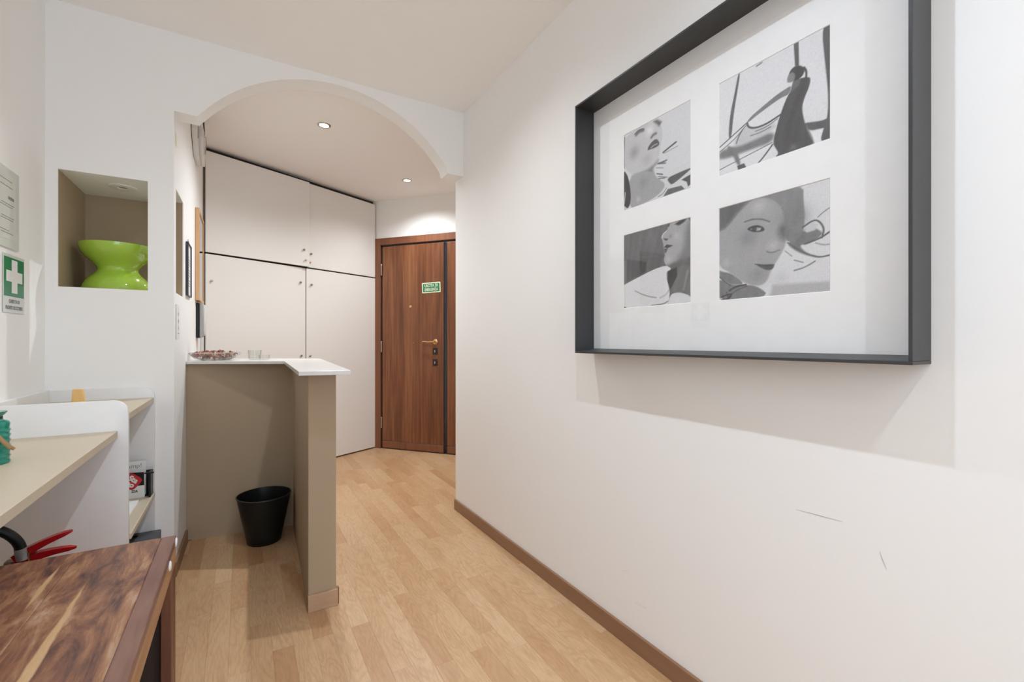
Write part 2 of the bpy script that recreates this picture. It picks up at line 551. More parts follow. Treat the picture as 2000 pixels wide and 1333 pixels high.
# ------------------------------------------------------------------ entrance door
dm = wood('red_brown_door_veneer', (0.085, 0.028, 0.012, 1), (0.185, 0.066, 0.026, 1), (0.31, 0.125, 0.052, 1), 'z', 38, 22, rough=0.4, contrast=0.55, coat=0.15)
DOORW = dm.m
DOORF = wood('brown_door_casing', (0.15, 0.055, 0.026, 1), (0.21, 0.082, 0.04, 1), (0.27, 0.11, 0.055, 1), 'z', 38, 22, rough=0.4).m
DMET = plain('dark_bronze_metal', (0.045, 0.035, 0.035, 1), 0.4, 0.6)
frame = make('door_1', B().prism([(0.012, Z0), (0.078, Z0), (0.078, 2.118), (1.136, 2.118), (1.136, Z0), (1.202, Z0), (1.202, 2.19), (0.012, 2.19)], -0.022, 0.03, 0.004, axis='y'), DOORF)
frame.location = C0; frame.rotation_euler = (0, 0, EA); frame['kind'] = 'structure'
frame['label'] = 'brown wooden casing of the armoured entrance door'
def dpart(name, b, mat, parent, label=None, **kw):
    o = make(name, b, mat, parent, **kw)
    if label: o['label'] = label
    return o
dpart('jamb', B().box(0.078, 0.094, -0.004, 0.06, 0.0, 2.118).box(0.078, 1.136, -0.004, 0.06, 2.104, 2.118), DMET, frame, 'dark metal reveal around the leaves')
dpart('light_stop_sill', B().box(0.078, 1.136, -0.008, 0.10, 0.0, 0.0095, 0.001), DMET, frame)  # sill added to block world light leaking under the leaves
leaf = Thing('entrance_door', 'red-brown wooden main door leaf with brass lever and green exit sign', 'door', C0, EA, local=True)
leaf.part('leaf', B().box(0.0965, 0.812, -0.010, 0.045, 0.085, 2.100, 0.003), DOORW)
leaf.part('bottom_rail', B().box(0.0965, 0.812, -0.011, 0.045, 0.010, 0.081, 0.003), DOORF)
leaf.part('edge_strip', B().box(0.8125, 0.823, -0.012, 0.045, 0.010, 2.100, 0.001), DMET, label='dark metal edge of the leaf')
for hz in (0.27, 1.06, 1.86):
    h = B().lathe([(0.008, -0.05), (0.008, 0.05)], (0.090, -0.018, hz), 14)
    h.lathe([(0.0095, 0.05), (0.007, 0.058)], (0.090, -0.018, hz), 14).lathe([(0.007, -0.058), (0.0095, -0.05)], (0.090, -0.018, hz), 14)
    leaf.part('hinge', h, METAL, smooth=True)
def handle(x, z, s=-1):
    b = B().lathe([(0.026, 0.0), (0.026, 0.006), (0.020, 0.010), (0.010, 0.012), (0.009, 0.04)], (x, -0.010, z), 24, rot=Matrix.Rotation(PI / 2, 3, 'X'))
    b.tube([(x, -0.050, z), (x + s * 0.02, -0.054, z), (x + s * 0.06, -0.052, z - 0.001), (x + s * 0.10, -0.050, z + 0.004), (x + s * 0.128, -0.046, z + 0.002)], [0.010, 0.0095, 0.0075, 0.0085, 0.006], 12)
    return b
leaf.part('handle', handle(0.722, 1.112), BRASS, smooth=True, label='polished brass lever')
for kz in (1.018, 0.905):
    k = leaf.part('lock_plate', B().box(0.693, 0.745, -0.014, -0.010, kz - 0.034, kz + 0.034, 0.002).lathe([(0.011, 0), (0.010, 0.004)], (0.719, -0.014, kz), 18, rot=Matrix.Rotation(PI / 2, 3, 'X')), DMET)
    leaf.part('keyhole', B().lathe([(0.0055, 0), (0.0055, 0.001)], (0.719, -0.018, kz + 0.005), 12, rot=Matrix.Rotation(PI / 2, 3, 'X')).box(0.7165, 0.7215, -0.0192, -0.018, kz - 0.014, kz + 0.004), plain('bright_steel', (0.75, 0.72, 0.66, 1), 0.3, 0.6), k)
leaf.part('peephole', B().lathe([(0.014, 0), (0.014, 0.003), (0.010, 0.006), (0.0, 0.006)], (0.435, -0.010, 1.47), 20, rot=Matrix.Rotation(PI / 2, 3, 'X')), BRASS, smooth=True)
leaf.part('nail', B().lathe([(0.004, 0), (0.002, 0.003)], (0.464, -0.010, 1.10), 10, rot=Matrix.Rotation(PI / 2, 3, 'X')), BRASS)
side = Thing('side_door', 'narrow red-brown fixed door leaf beside the main entrance leaf', 'door', C0 + ED * 0.98, EA, local=True)
side.part('leaf', B().box(0.852 - 0.98, 1.134 - 0.98, -0.010, 0.045, 0.085, 2.100, 0.003), DOORW)
side.part('bottom_rail', B().box(0.852 - 0.98, 1.134 - 0.98, -0.011, 0.045, 0.010, 0.081, 0.003), DOORF)
side.part('edge_strip', B().box(0.838 - 0.98, 0.8515 - 0.98, -0.004, 0.045, 0.010, 2.100, 0.001), DMET)
# exit sign, tilted a little
sg = Thing('exit_sign', 'small green and cream emergency exit sign on the brown door', 'sign', C0, EA, local=True)
sc_x, sc_z = 0.674, 1.655
RS = Matrix.Rotation(math.radians(-1.8), 3, 'Y')
def sp(dx, dz, y): 
    v = RS @ Vector((dx, 0, dz)); return (sc_x + v.x, y, sc_z + v.z)
def rrect(w, h, r, n=5):
    p = []
    for cx, cz, a0_ in ((w - r, h - r, 0), (-w + r, h - r, 90), (-w + r, -h + r, 180), (w - r, -h + r, 270)):
        for k in range(n + 1):
            a = math.radians(a0_ + 90 * k / n); p.append((cx + r * math.cos(a), cz + r * math.sin(a)))
    return p
def plate(w, h, r, y0, y1):
    b = B(); p = rrect(w, h, r); n_ = len(p)
    vs = [sp(a, c, y0) for a, c in p] + [sp(a, c, y1) for a, c in p]
    b.add(vs, [tuple(range(n_)), tuple(range(n_, 2 * n_))[::-1]] + [(i, (i + 1) % n_, n_ + (i + 1) % n_, n_ + i) for i in range(n_)])
    return b
sg.part('plate', plate(0.105, 0.052, 0.008, -0.0120, -0.0102), CREAM)
sg.part('green_field', plate(0.094, 0.041, 0.004, -0.0126, -0.0121), GREEN)
tx = B()
text_b(tx, 'USCITA DI', 0.040, lambda a, b_, c: sp(a, b_ + 0.019, -0.0131 - c), 0.0011, sx=0.82)
text_b(tx, 'EMERGENZA', 0.040, lambda a, b_, c: sp(a, b_ - 0.020, -0.0131 - c), 0.0011, sx=0.66)
sg.part('lettering', tx, CREAM)

# ------------------------------------------------------------------ wardrobe
wl = 1.627
wa = Thing('built_in_wardrobe', 'tall off-white built-in wardrobe with four flush doors', 'wardrobe', W0, WA, local=True)
wa.part('carcass', B().box(0.0, wl - 0.004, 0.024, 0.34, 0.0, 2.567).box(-0.0, wl - 0.004, 0.022, 0.05, 2.567, 2.582), DARKGAP, label='dark inner carcass seen in the gaps')
def door(x0, x1, z0, z1, knobs, ang=0, hinge='l', lab=None):
    b = B().box(0, x1 - x0, -0.020, 0, z0, z1, 0.0015)
    o = wa.part('door', b, ENAMEL, label=lab)
    if ang and hinge == 'l':
        o.location = (x0, 0, 0); o.rotation_euler = (0, 0, -math.radians(ang))
    else: o.location = (x0, 0, 0)
    for kx, kz, mt in knobs:
        k = B().lathe([(0.0045, 0), (0.0045, 0.006), (0.009, 0.010), (0.0095, 0.015), (0.006, 0.019), (0.0, 0.020)], (kx - x0, -0.020, kz), 14, rot=Matrix.Rotation(PI / 2, 3, 'X'))
        kb = make('knob', k, mt, o, smooth=True)
ZM = 1.782
KN = plain('old_brass_knob', (0.30, 0.24, 0.17, 1), 0.35, 0.9)
KC = plain('copper_knob', (0.72, 0.38, 0.22, 1), 0.3, 0.9)
KL = plain('pale_knob', (0.55, 0.52, 0.46, 1), 0.4, 0.3)
door(0.006, 0.842, ZM + 0.006, 2.548, [(0.783, 1.932, KN), (0.800, 1.842, KL)], 1.8, lab='upper left door standing slightly open')
door(0.848, wl - 0.012, ZM + 0.006, 2.548, [(0.868, 1.911, KN), (0.856, 1.833, KC)])
door(0.006, 0.785, 0.012, ZM - 0.007, [(0.040, 1.575, KL), (0.765, 1.642, KN), (0.772, 0.990, KN)])
door(0.830, wl - 0.012, 0.012, ZM - 0.007, [(0.872, 1.632, KN), (0.858, 0.985, KN)])
wa.part('centre_stile', B().box(0.787, 0.8215, -0.014, 0.02, 0.012, ZM - 0.007, 0.001), ENAMEL)
# strip between wardrobe and corridor wall
wa.part('side_panel', B().box(-0.030, 0.0, -0.004, 0.30, 0.0, 2.567), plain('grey_brown_side', (0.17, 0.125, 0.095, 1), 0.7))

# ------------------------------------------------------------------ reception counter
ct = Thing('reception_counter', 'L-shaped taupe reception counter with a white worktop', 'counter', (0.0, 3.0, 0))
HT, HU = CAM_H - 0.1135, CAM_H - 0.1300
pa, pb = (xc(3.13) + 0.001, 3.13), (0.268, 3.06)
bp = B().prism([pa, pb, (0.275, 3.16), (xc(3.23) + 0.001, 3.23)], 0.0, HU - 0.001)
ct.part('back_panel', bp, TAUPE)
lp = B().prism([(0.236, 2.046), (0.345, 2.046), (0.395, 3.14), (0.268, 3.06)], 0.0, HU - 0.001, 0.003)
ct.part('end_panel', lp, TAUPE)
sk = B().box(0.234, 0.350, 2.033, 2.046, 0.0, 0.070, 0.002)
ct.part('skirting', sk, SKIRT_LIT, label='wood skirting on the panel end, coloured lighter as if lit')
ct.part('skirting', B().box(0.3455, 0.357, 2.046, 2.062, 0.0, 0.070, 0.001), SKIRT)
top = B().prism([(xc(3.12) + 0.001, 3.115), (0.206, 2.867), (0.182, 1.865), (0.362, 1.825), (0.436, 3.18), (xc(3.6) + 0.001, 3.60)], HU, HT, 0.0012)
ct.part('worktop', top, TOPW)

# waste bin
bc = (0.108, 2.905)
bn = Thing('waste_bin', 'round black plastic waste bin in the corner of the counter', 'bin', (bc[0], bc[1], 0))
prof = [(0.0, 0.002), (0.080, 0.002), (0.082, 0.0), (0.086, 0.004), (0.090, 0.03)]
for i in range(1, 12):
    z = 0.03 + i * 0.018; prof += [(0.090 + (z - 0.03) * 0.20, z), (0.0898 + (z - 0.03) * 0.20, z + 0.009)]
prof += [(0.1345, 0.254), (0.1345, 0.262), (0.1315, 0.263), (0.130, 0.258), (0.128, 0.235), (0.084, 0.010), (0.0, 0.008)]
bn.part('body', B().lathe(prof, (bc[0], bc[1], 0), 56, cap=False), BLACK, smooth=True)
bn.part('rim', B().tube([(bc[0] + 0.1345 * math.cos(a), bc[1] + 0.1345 * math.sin(a), 0.260) for a in [2 * PI * k / 56 for k in range(56)]], 0.0032, 8, True), plain('black_plastic_rim', (0.03, 0.032, 0.032, 1), 0.35), smooth=True)

# bowl of potpourri
GL = pane_glass('thin_clear_glass', (0.96, 0.97, 0.96, 1), 1.6)
pc = (-0.135, 3.235)
gb = Thing('glass_bowl', 'wide shallow clear glass bowl of potpourri on the counter', 'bowl', (pc[0], pc[1], HT))
prof = [(0.0, 0.001), (0.07, 0.001), (0.105, 0.012), (0.126, 0.030), (0.131, 0.043), (0.129, 0.0445), (0.124, 0.031), (0.103, 0.0145), (0.07, 0.004), (0.0, 0.004)]
gb.part('body', B().lathe(prof, (pc[0], pc[1], HT), 48, cap=False), GL, smooth=True)
gb.part('rim', B().tube([(pc[0] + 0.130 * math.cos(a), pc[1] + 0.130 * math.sin(a), HT + 0.044) for a in [2 * PI * k / 48 for k in range(48)]], 0.0016, 6, True), plain('glass_rim', (0.62, 0.58, 0.54, 1), 0.1), smooth=True)
cols = [(0.40, 0.07, 0.08), (0.45, 0.22, 0.16), (0.60, 0.42, 0.30), (0.16, 0.07, 0.04), (0.50, 0.30, 0.22), (0.65, 0.55, 0.42), (0.22, 0.14, 0.07), (0.30, 0.12, 0.09)]
pm = [plain('dried_petal', c + (1,), 0.75) for c in cols]
pp = B(); rq = random.Random(5)
for i in range(230):
    a = rq.random() * 2 * PI; r = 0.112 * math.sqrt(rq.random())
    z = HT + 0.010 + rq.random() * (0.046 * (1 - (r / 0.135) ** 2)) + 0.018 * (r / 0.112) ** 2
    pp.mi = rq.randrange(len(pm))
    R_ = Euler((rq.random() * 3, rq.random() * 3, rq.random() * 6)).to_matrix()
    sx, sy, sz = 0.008 + rq.random() * 0.009, 0.006 + rq.random() * 0.007, 0.0015 + rq.random() * 0.004
    bm = bmesh.new(); bmesh.ops.create_icosphere(bm, subdivisions=1, radius=1)
    for v in bm.verts:
        c_ = Vector((v.co.x * sx, v.co.y * sy, v.co.z * sz + 0.006 * v.co.x ** 2 * (i % 3 == 0)))
        v.co = R_ @ c_ + Vector((pc[0] + r * math.cos(a), pc[1] + r * math.sin(a), max(z, HT + 0.014)))
    pp.bm(bm)
single('potpourri', pp, pm, 'pink and brown dried petals heaped in the glass bowl', 'potpourri', kind='stuff', smooth=True)

# two tumblers behind the bowl
def tumbler(x, y, r, h, lab):
    t = Thing('drinking_glass', lab, 'glass', (x, y, HT), group='clear glasses on the counter')
    t.part('body', B().lathe([(0.0, 0.0), (r * 0.86, 0.0), (r * 0.9, 0.004), (r, h), (r - 0.0016, h), (r * 0.86, 0.007), (0.0, 0.006)], (x, y, HT), 28, cap=False), GL, smooth=True)
tumbler(0.068, 3.19, 0.037, 0.058, 'taller clear glass tumbler right of the potpourri bowl')
tumbler(0.118, 3.13, 0.030, 0.030, 'shorter clear glass at the right of the taller tumbler')
# ------------------------------------------------------------------ things on the corridor wall
# emergency lamp / alarm box under the ceiling
ux = xc(3.5)
al = Thing('alarm_box', 'white plastic alarm box with cables high on the corridor wall', 'alarm', (ux, 3.5, 2.28))
al.part('housing', B().prism([(3.34, 2.55), (3.34, 2.405), (3.40, 2.335), (3.475, 2.285), (3.64, 2.275), (3.66, 2.55)], ux + 0.001, ux + 0.030, 0.004, axis='x'), PLASTW, auto=30)
al.part('cover', B().prism([(3.47, 2.475), (3.43, 2.40), (3.50, 2.31), (3.655, 2.278), (3.72, 2.34), (3.70, 2.44), (3.60, 2.49)], ux + 0.028, ux + 0.052, 0.008, axis='x'), PLASTW, auto=30)
al.part('bracket', B().box(ux + 0.001, ux + 0.036, 3.345, 3.36, 2.46, 2.475).box(ux + 0.03, ux + 0.034, 3.37, 3.378, 2.36, 2.55), PLASTG)
al.part('cable', B().tube([(ux + 0.044, 3.56, 2.56), (ux + 0.05, 3.56, 2.50), (ux + 0.052, 3.59, 2.47), (ux + 0.05, 3.63, 2.48), (ux + 0.045, 3.64, 2.58)], 0.003, 6), DMET, smooth=True)
al.part('cable', B().tube([(ux + 0.055, 3.50, 2.42), (ux + 0.062, 3.54, 2.44), (ux + 0.062, 3.60, 2.40), (ux + 0.055, 3.58, 2.34)], 0.002, 6), PLASTG, smooth=True)

def wall_frame(name, label, cat, y0, y1, z0, z1, fw, dep, fmat, inner, gm=None, lean=0.0):
    x0 = xc(y0) + 0.002
    t = Thing(name, label, cat, (x0, (y0 + y1) / 2, z0))
    t.part('frame', B().box(x0, x0 + dep, y0, y0 + fw, z0, z1, 0.001), fmat)
    t.part('frame', B().box(x0, x0 + dep, y1 - fw, y1, z0, z1, 0.001), fmat)
    t.part('frame', B().box(x0, x0 + dep, y0 + fw, y1 - fw, z0, z0 + fw, 0.001), fmat)
    t.part('frame', B().box(x0, x0 + dep, y0 + fw, y1 - fw, z1 - fw, z1, 0.001), fmat)
    t.part('sheet', B().box(x0, x0 + dep * 0.45, y0 + fw, y1 - fw, z0 + fw, z1 - fw), inner)
    if gm: t.part('pane', B().box(x0 + dep * 0.75, x0 + dep * 0.8, y0 + fw, y1 - fw, z0 + fw, z1 - fw), gm)
    return t, x0
OAK = wood('pale_orange_frame_wood', (0.46, 0.25, 0.11, 1), (0.60, 0.36, 0.18, 1), (0.68, 0.44, 0.25, 1), 'z', 40, 16, rough=0.4).m
SHEET = paint('pale_green_print', (0.55, 0.60, 0.50, 1), 0.25, 0.15, 0, 10)
PG = pane_glass('picture_glass', (1, 1, 1, 1), 1.3)
wall_frame('wood_picture_frame', 'pale wooden picture frame on the corridor wall, above the intercom', 'picture frame', 3.57, 4.00, 1.385, 1.985, 0.020, 0.022, OAK, SHEET, PG)
BFR = plain('dark_thin_frame', (0.03, 0.03, 0.045, 1), 0.4)
t, x0 = wall_frame('notice_frame', 'thin dark A4 notice frame hanging between niche opening and wooden frame', 'notice', 3.10, 3.295, 1.375, 1.675, 0.004, 0.012, BFR, PAPER)
nb = B()
for k in range(12):
    nb.box(x0 + 0.0055, x0 + 0.0058, 3.12, 3.12 + (0.15 if k % 4 else 0.09), 1.60 - k * 0.015, 1.604 - k * 0.015)
t.part('print', nb, GREYINK)
t.part('hanger', B().tube([(x0 + 0.004, 3.13, 1.675), (x0 + 0.002, 3.197, 1.705), (x0 + 0.004, 3.265, 1.675)], 0.0012, 6), METAL)
ic = Thing('intercom', 'grey wall intercom phone with a dark side under the wooden frame', 'intercom', (xc(3.66), 3.68, 1.14))
xi = xc(3.66) + 0.002
ic.part('base', B().box(xi, xi + 0.016, 3.62, 3.75, 1.140, 1.372, 0.004), BLACK)
ic.part('body', B().box(xi + 0.016, xi + 0.034, 3.625, 3.75, 1.145, 1.370, 0.006), PLASTG)
ic.part('handset', B().box(xi + 0.030, xi + 0.050, 3.66, 3.715, 1.155, 1.362, 0.009), PLASTW, auto=40)
cd = single('cable_duct', B().box(xc(3.95) + 0.001, xc(3.95) + 0.018, 3.93, 3.955, HT, 1.385, 0.002), PLASTW, 'thin white cable duct running up the corridor wall behind the bowl', 'cable duct')
pn = Thing('paper_notice', 'small white paper with a faint emblem on the pillar side below the niche', 'notice', (xc(2.8), 2.80, 1.13))
pn.part('sheet', B().box(xc(2.8) + 0.0005, xc(2.8) + 0.0012, 2.735, 2.90, 1.13, 1.30), PAPER)
eb = B()
for (yy, zz, s_) in ((2.82, 1.255, 0.016), (2.82, 1.22, 0.022), (2.82, 1.185, 0.014)):
    eb.prism([(yy - s_, zz), (yy, zz - 0.013), (yy + s_, zz), (yy, zz + 0.013)], xc(2.8) + 0.0012, xc(2.8) + 0.0015, axis='x')
eb.box(xc(2.8) + 0.0012, xc(2.8) + 0.0015, 2.79, 2.85, 1.155, 1.160)
pn.part('emblem', eb, plain('faded_violet_ink', (0.38, 0.33, 0.37, 1), 0.6))
single('sticker', B().box(xc(2.74) + 0.0004, xc(2.74) + 0.001, 2.72, 2.765, 2.07, 2.13), plain('yellow_green_sticker', (0.75, 0.78, 0.45, 1), 0.5), 'tiny yellowish sticker at the top of the pillar side', 'sticker')

# ------------------------------------------------------------------ green vase in the niche
vc = (-0.515, 2.868)
VG = M('glossy_lime_ceramic'); VG.base(VG.mix(VG.noise(VG.coords(), 6, 2), (0.33, 0.53, 0.045, 1), (0.38, 0.59, 0.065, 1))); VG.set(Roughness=0.12, Coat_Weight=0.5, Coat_Roughness=0.03)
H = 0.262
ctrl = [(0.150, 0.0), (0.151, 0.006), (0.146, 0.035), (0.128, 0.070), (0.102, 0.098), (0.088, 0.118), (0.089, 0.135), (0.104, 0.158), (0.130, 0.185), (0.150, 0.212), (0.160, 0.240), (0.1625, H - 0.001)]
def smoothp(c, n=5):
    out = []
    for i in range(len(c) - 1):
        p0 = c[max(i - 1, 0)]; p1 = c[i]; p2 = c[i + 1]; p3 = c[min(i + 2, len(c) - 1)]
        for k in range(n):
            t_ = k / n
            out.append(tuple(0.5 * ((2 * p1[j]) + (-p0[j] + p2[j]) * t_ + (2 * p0[j] - 5 * p1[j] + 4 * p2[j] - p3[j]) * t_ * t_ + (-p0[j] + 3 * p1[j] - 3 * p2[j] + p3[j]) * t_ ** 3) for j in (0, 1)))
    return out + [c[-1]]
outer = [(r * 0.885, z * 0.85) for r, z in smoothp(ctrl)]
inner = [(r - 0.006, z) for r, z in outer if z > 0.112][::-1]
vb = Thing('hourglass_vase', 'glossy lime green hourglass-shaped ceramic bowl in the niche', 'vase', (vc[0], vc[1], NZ0 + 0.0012))
vb.part('body', B().lathe([(0.0, 0.0)] + outer + [(0.1415, H * 0.85)] + inner + [(0.0, 0.108)], (vc[0], vc[1], NZ0 + 0.0013), 64, cap=False), VG.m, smooth=True)

# ------------------------------------------------------------------ first aid sign and notice on the left wall
LX = -0.72
def onL(y, z, e): return (LX + e, y, z)
fa = Thing('first_aid_sign', 'green and white first aid box sign on the left wall', 'sign', (LX, 2.365, 1.225))
fa.part('plate', B().box(LX + 0.001, LX + 0.003, 2.275, 2.455, 1.222, 1.432, 0.0008), plain('clear_sign_backing', (0.70, 0.72, 0.69, 1), 0.25))
fa.part('green_field', B().box(LX + 0.003, LX + 0.0035, 2.281, 2.449, 1.281, 1.421), GREEN)
cy, cz, w1, w2 = 2.366, 1.354, 0.024, 0.060
fa.part('cross', B().prism([(cy - w1, cz - w2), (cy + w1, cz - w2), (cy + w1, cz - w1 * .82), (cy + w2 + .008, cz - w1 * .82), (cy + w2 + .008, cz + w1 * .82), (cy + w1, cz + w1 * .82), (cy + w1, cz + w2), (cy - w1, cz + w2), (cy - w1, cz + w1 * .82), (cy - w2 - .008, cz + w1 * .82), (cy - w2 - .008, cz - w1 * .82), (cy - w1, cz - w1 * .82)], LX + 0.0035, LX + 0.004, axis='x'), PAPER)
tb = B()
text_b(tb, 'CASSETTA DI', 0.018, lambda a, b_, c: (LX + 0.0033 + c, cy + a, 1.263 + b_), 0.0006, sx=0.85)
text_b(tb, 'PRONTO SOCCORSO', 0.0185, lambda a, b_, c: (LX + 0.0033 + c, cy + a, 1.240 + b_), 0.0006, sx=0.80)
fa.part('lettering', tb, GREYINK)
nt = Thing('framed_notice', 'framed printed notice in clear plastic above the first aid sign', 'notice', (LX, 2.25, 1.46))
nt.part('holder', B().box(LX + 0.001, LX + 0.006, 2.10, 2.398, 1.452, 1.735, 0.001), plain('clear_acrylic_holder', (0.74, 0.75, 0.73, 1), 0.12))
nt.part('sheet', B().box(LX + 0.006, LX + 0.0066, 2.13, 2.365, 1.48, 1.715), plain('ivory_paper', (0.66, 0.66, 0.60, 1), 0.6))
tb = B()
text_b(tb, 'nesse', 0.022, lambda a, b_, c: (LX + 0.0068 + c, 2.352 + a, 1.632 + b_), 0.0006, align='RIGHT')
for zz, yy in ((1.690, 2.335), (1.668, 2.340), (1.606, 2.350), (1.598, 2.335), (1.560, 2.350), (1.552, 2.345), (1.512, 2.310), (1.503, 2.345)):
    tb.box(LX + 0.0066, LX + 0.0069, yy - 0.10, yy, zz - 0.0012, zz + 0.0012)
nt.part('print', tb, GREYINK)

# ------------------------------------------------------------------ shelving and desk along the left wall
su = Thing('wall_shelving', 'white shelving with rounded side panels and taupe shelves on the left wall', 'shelving', (-0.55, 2.3, 0))
def side_panel(y0, y1, xr, zt, r=0.045):
    p = [(LX + 0.001, 0.0), (xr, 0.0)]
    for k in range(9):
        a = PI / 2 * k / 8
        p.append((xr - r + r * math.cos(a), zt - r + r * math.sin(a)))
    p.append((LX + 0.001, zt))
    return B().prism(p, y0, y1, 0.0012, axis='y')
su.part('side_panel', side_panel(2.112, 2.130, -0.351, 0.908), WHITE, auto=30)
su.part('side_panel', side_panel(2.660, 2.679, -0.348, 0.908), WHITE, auto=30)
su.part('side_panel', side_panel(0.50, 0.518, -0.351, 0.908), WHITE, auto=30)
su.part('shelf', B().box(LX + 0.02, -0.351, 2.131, 2.659, 0.835, 0.859, 0.0015), SHELF)
su.part('shelf', B().box(LX + 0.02, -0.345, 2.131, 2.659, 0.398, 0.421, 0.004), SHELF)
su.part('shelf', B().box(LX + 0.001, -0.380, 0.519, 2.1115, 0.776, 0.800, 0.0015), SHELF, label='wide lower desk board in front of the near panel')
su.part('back_rail', B().box(LX + 0.001, LX + 0.020, 2.1305, 2.6595, 0.30, 0.912, 0.002), WHITE)
# teal bottle on the desk
TEAL = M('ribbed_teal_glass'); TEAL.base(TEAL.mix(TEAL.noise(TEAL.coords(), 30, 3), (0.0, 0.20, 0.135, 1), (0.02, 0.36, 0.26, 1))); TEAL.set(Roughness=0.12, Specular_IOR_Level=0.7, Transmission_Weight=0.25)
tc = (-0.561, 1.705, 0.8)
bt = Thing('teal_bottle', 'small ribbed teal glass bottle with a twine loop on the desk', 'bottle', tc)
prof = [(0.0, 0.0), (0.034, 0.0), (0.0365, 0.004)]
for i in range(7):
    z = 0.006 + i * 0.0135; prof += [(0.0372, z), (0.0345, z + 0.005), (0.0352, z + 0.010)]
prof += [(0.036, 0.104), (0.033, 0.110), (0.024, 0.1135), (0.0215, 0.118), (0.0215, 0.124)]
bt.part('body', B().lathe(prof, tc, 40), TEAL.m, smooth=True)
bt.part('stopper', B().lathe([(0.0215, 0.122), (0.022, 0.1235), (0.031, 0.134), (0.030, 0.136), (0.0, 0.137)], tc, 32), TEAL.m, smooth=True)
bt.part('collar', B().lathe([(0.0225, 0.114), (0.0225, 0.123)], tc, 32), plain('dark_green_seal', (0.02, 0.04, 0.03, 1), 0.5), smooth=True)
TW = paint('jute_twine', (0.42, 0.26, 0.12, 1), 0.9, 0.3, 0.5, 300)
rope = [(tc[0] + 0.004, tc[1] - 0.040, 0.900), (tc[0] + 0.020, tc[1] - 0.040, 0.888), (tc[0] + 0.031, tc[1] - 0.034, 0.868), (tc[0] + 0.042, tc[1] - 0.026, 0.848), (tc[0] + 0.050, tc[1] - 0.020, 0.838)]
bt.part('twine', B().tube([(tc[0] - 0.03, tc[1] - 0.028, 0.905)] + rope, 0.0042, 8).tube([(r0[0] + 0.003, r0[1] - 0.003, r0[2] - 0.006) for r0 in rope[:4]], 0.0036, 8), TW, smooth=True)

# clothes-peg like wooden piece on the far shelf
single('wooden_block', B().prism([(-0.572, 0.860), (-0.528, 0.860), (-0.537, 0.930), (-0.568, 0.932)], 2.40, 2.418, 0.002, axis='y'), wood('yellow_pine', (0.60, 0.33, 0.09, 1), (0.75, 0.45, 0.15, 1), (0.82, 0.56, 0.25, 1), 'z', 60, 10).m,
       'small yellow wooden holder standing on the far top shelf', 'wooden holder')

# brochures in a black stand on the lower shelf
st = Thing('brochure_stand', 'black wire brochure stand on the lower shelf', 'stand', (-0.45, 2.60, 0.421))
sb = B().box(-0.358, -0.350, 2.575, 2.64, 0.422, 0.532, 0.001).box(-0.60, -0.592, 2.575, 2.64, 0.422, 0.532, 0.001).box(-0.60, -0.35, 2.63, 2.64, 0.422, 0.532, 0.001).box(-0.60, -0.350, 2.60, 2.64, 0.4215, 0.4275)
st.part('body', sb, BLACK)
st.part('rod', B().box(-0.372, -0.338, 2.568, 2.576, 0.529, 0.5345, 0.001), BLACK)
def brochure(name, lab, x0, x1, y, z0, z1, mats, extra):
    t = Thing(name, lab, 'brochure', ((x0 + x1) / 2, y, z0))
    t.part('cover', B().box(x0, x1, y, y + 0.004, z0, z1), mats)
    extra(t)
def ex1(t):
    b = B(); text_b(b, 'stamp!', 0.026, lambda a, c, d: (-0.386 + a, 2.6118 - d, 0.560 + c), 0.0, align='RIGHT'); t.part('lettering', b, GREYINK)
brochure('brochure', 'white brochure with grey lettering standing behind the red-badge one', -0.505, -0.372, 2.612, 0.428, 0.580, PAPER, ex1)
def ex2(t):
    t.part('dark_panel', B().prism([(-0.505, 0.475), (-0.376, 0.475), (-0.376, 0.533), (-0.505, 0.541)], 2.5925, 2.593, axis='y'), BLACK)
    cx, cz_, s_ = -0.420, 0.497, 0.037
    p = []
    for k in range(4):
        a = k * PI / 2 + 0.08
        for d_ in (-0.25, 0, 0.25): p.append((cx + s_ * math.cos(a + d_) * (0.95 if d_ else 1.0), cz_ + s_ * math.sin(a + d_) * (0.95 if d_ else 1.0)))
    t.part('badge', B().prism(p, 2.5915, 2.5925, axis='y'), plain('red_ink', (0.55, 0.01, 0.02, 1), 0.4))
    b = B(); R2 = Matrix.Rotation(math.radians(-38), 2)
    def pl(dx, dz):
        def f(a, c, d):
            v = R2 @ Vector((a + dx, c + dz)); return (cx + v.x, 2.5913 - d, cz_ + v.y)
        return f
    text_b(b, 'Sta', 0.030, pl(0.0, 0.010), 0.0014); text_b(b, 'mo', 0.030, pl(0.0, -0.012), 0.0014)
    t.part('lettering', b, PAPER)
    b = B(); text_b(b, 'ZIA', 0.014, lambda a, c, d: (-0.398 + a, 2.5918 - d, 0.452 + c), 0.0004, align='RIGHT'); t.part('lettering', b, INK)
brochure('brochure', 'brochure with a red diamond badge on black, in the black stand', -0.505, -0.374, 2.593, 0.4215, 0.530, PAPER, ex2)
single('leaflet', B().box(-0.53, -0.385, 2.25, 2.54, 0.4212, 0.427, 0.0004), PAPER, 'white leaflets lying flat on the lower shelf', 'leaflet')
gx = Thing('grey_case', 'dark grey case on the floor behind the wooden table', 'case', (-0.47, 2.5, 0))
gx.part('body', B().box(-0.64, -0.322, 2.26, 2.655, 0.0, 0.245, 0.004), plain('slate_grey_plastic', (0.060, 0.068, 0.078, 1), 0.5))
gx.part('latch', B().box(-0.43, -0.40, 2.60, 2.625, 0.245, 0.252, 0.001), BLACK)

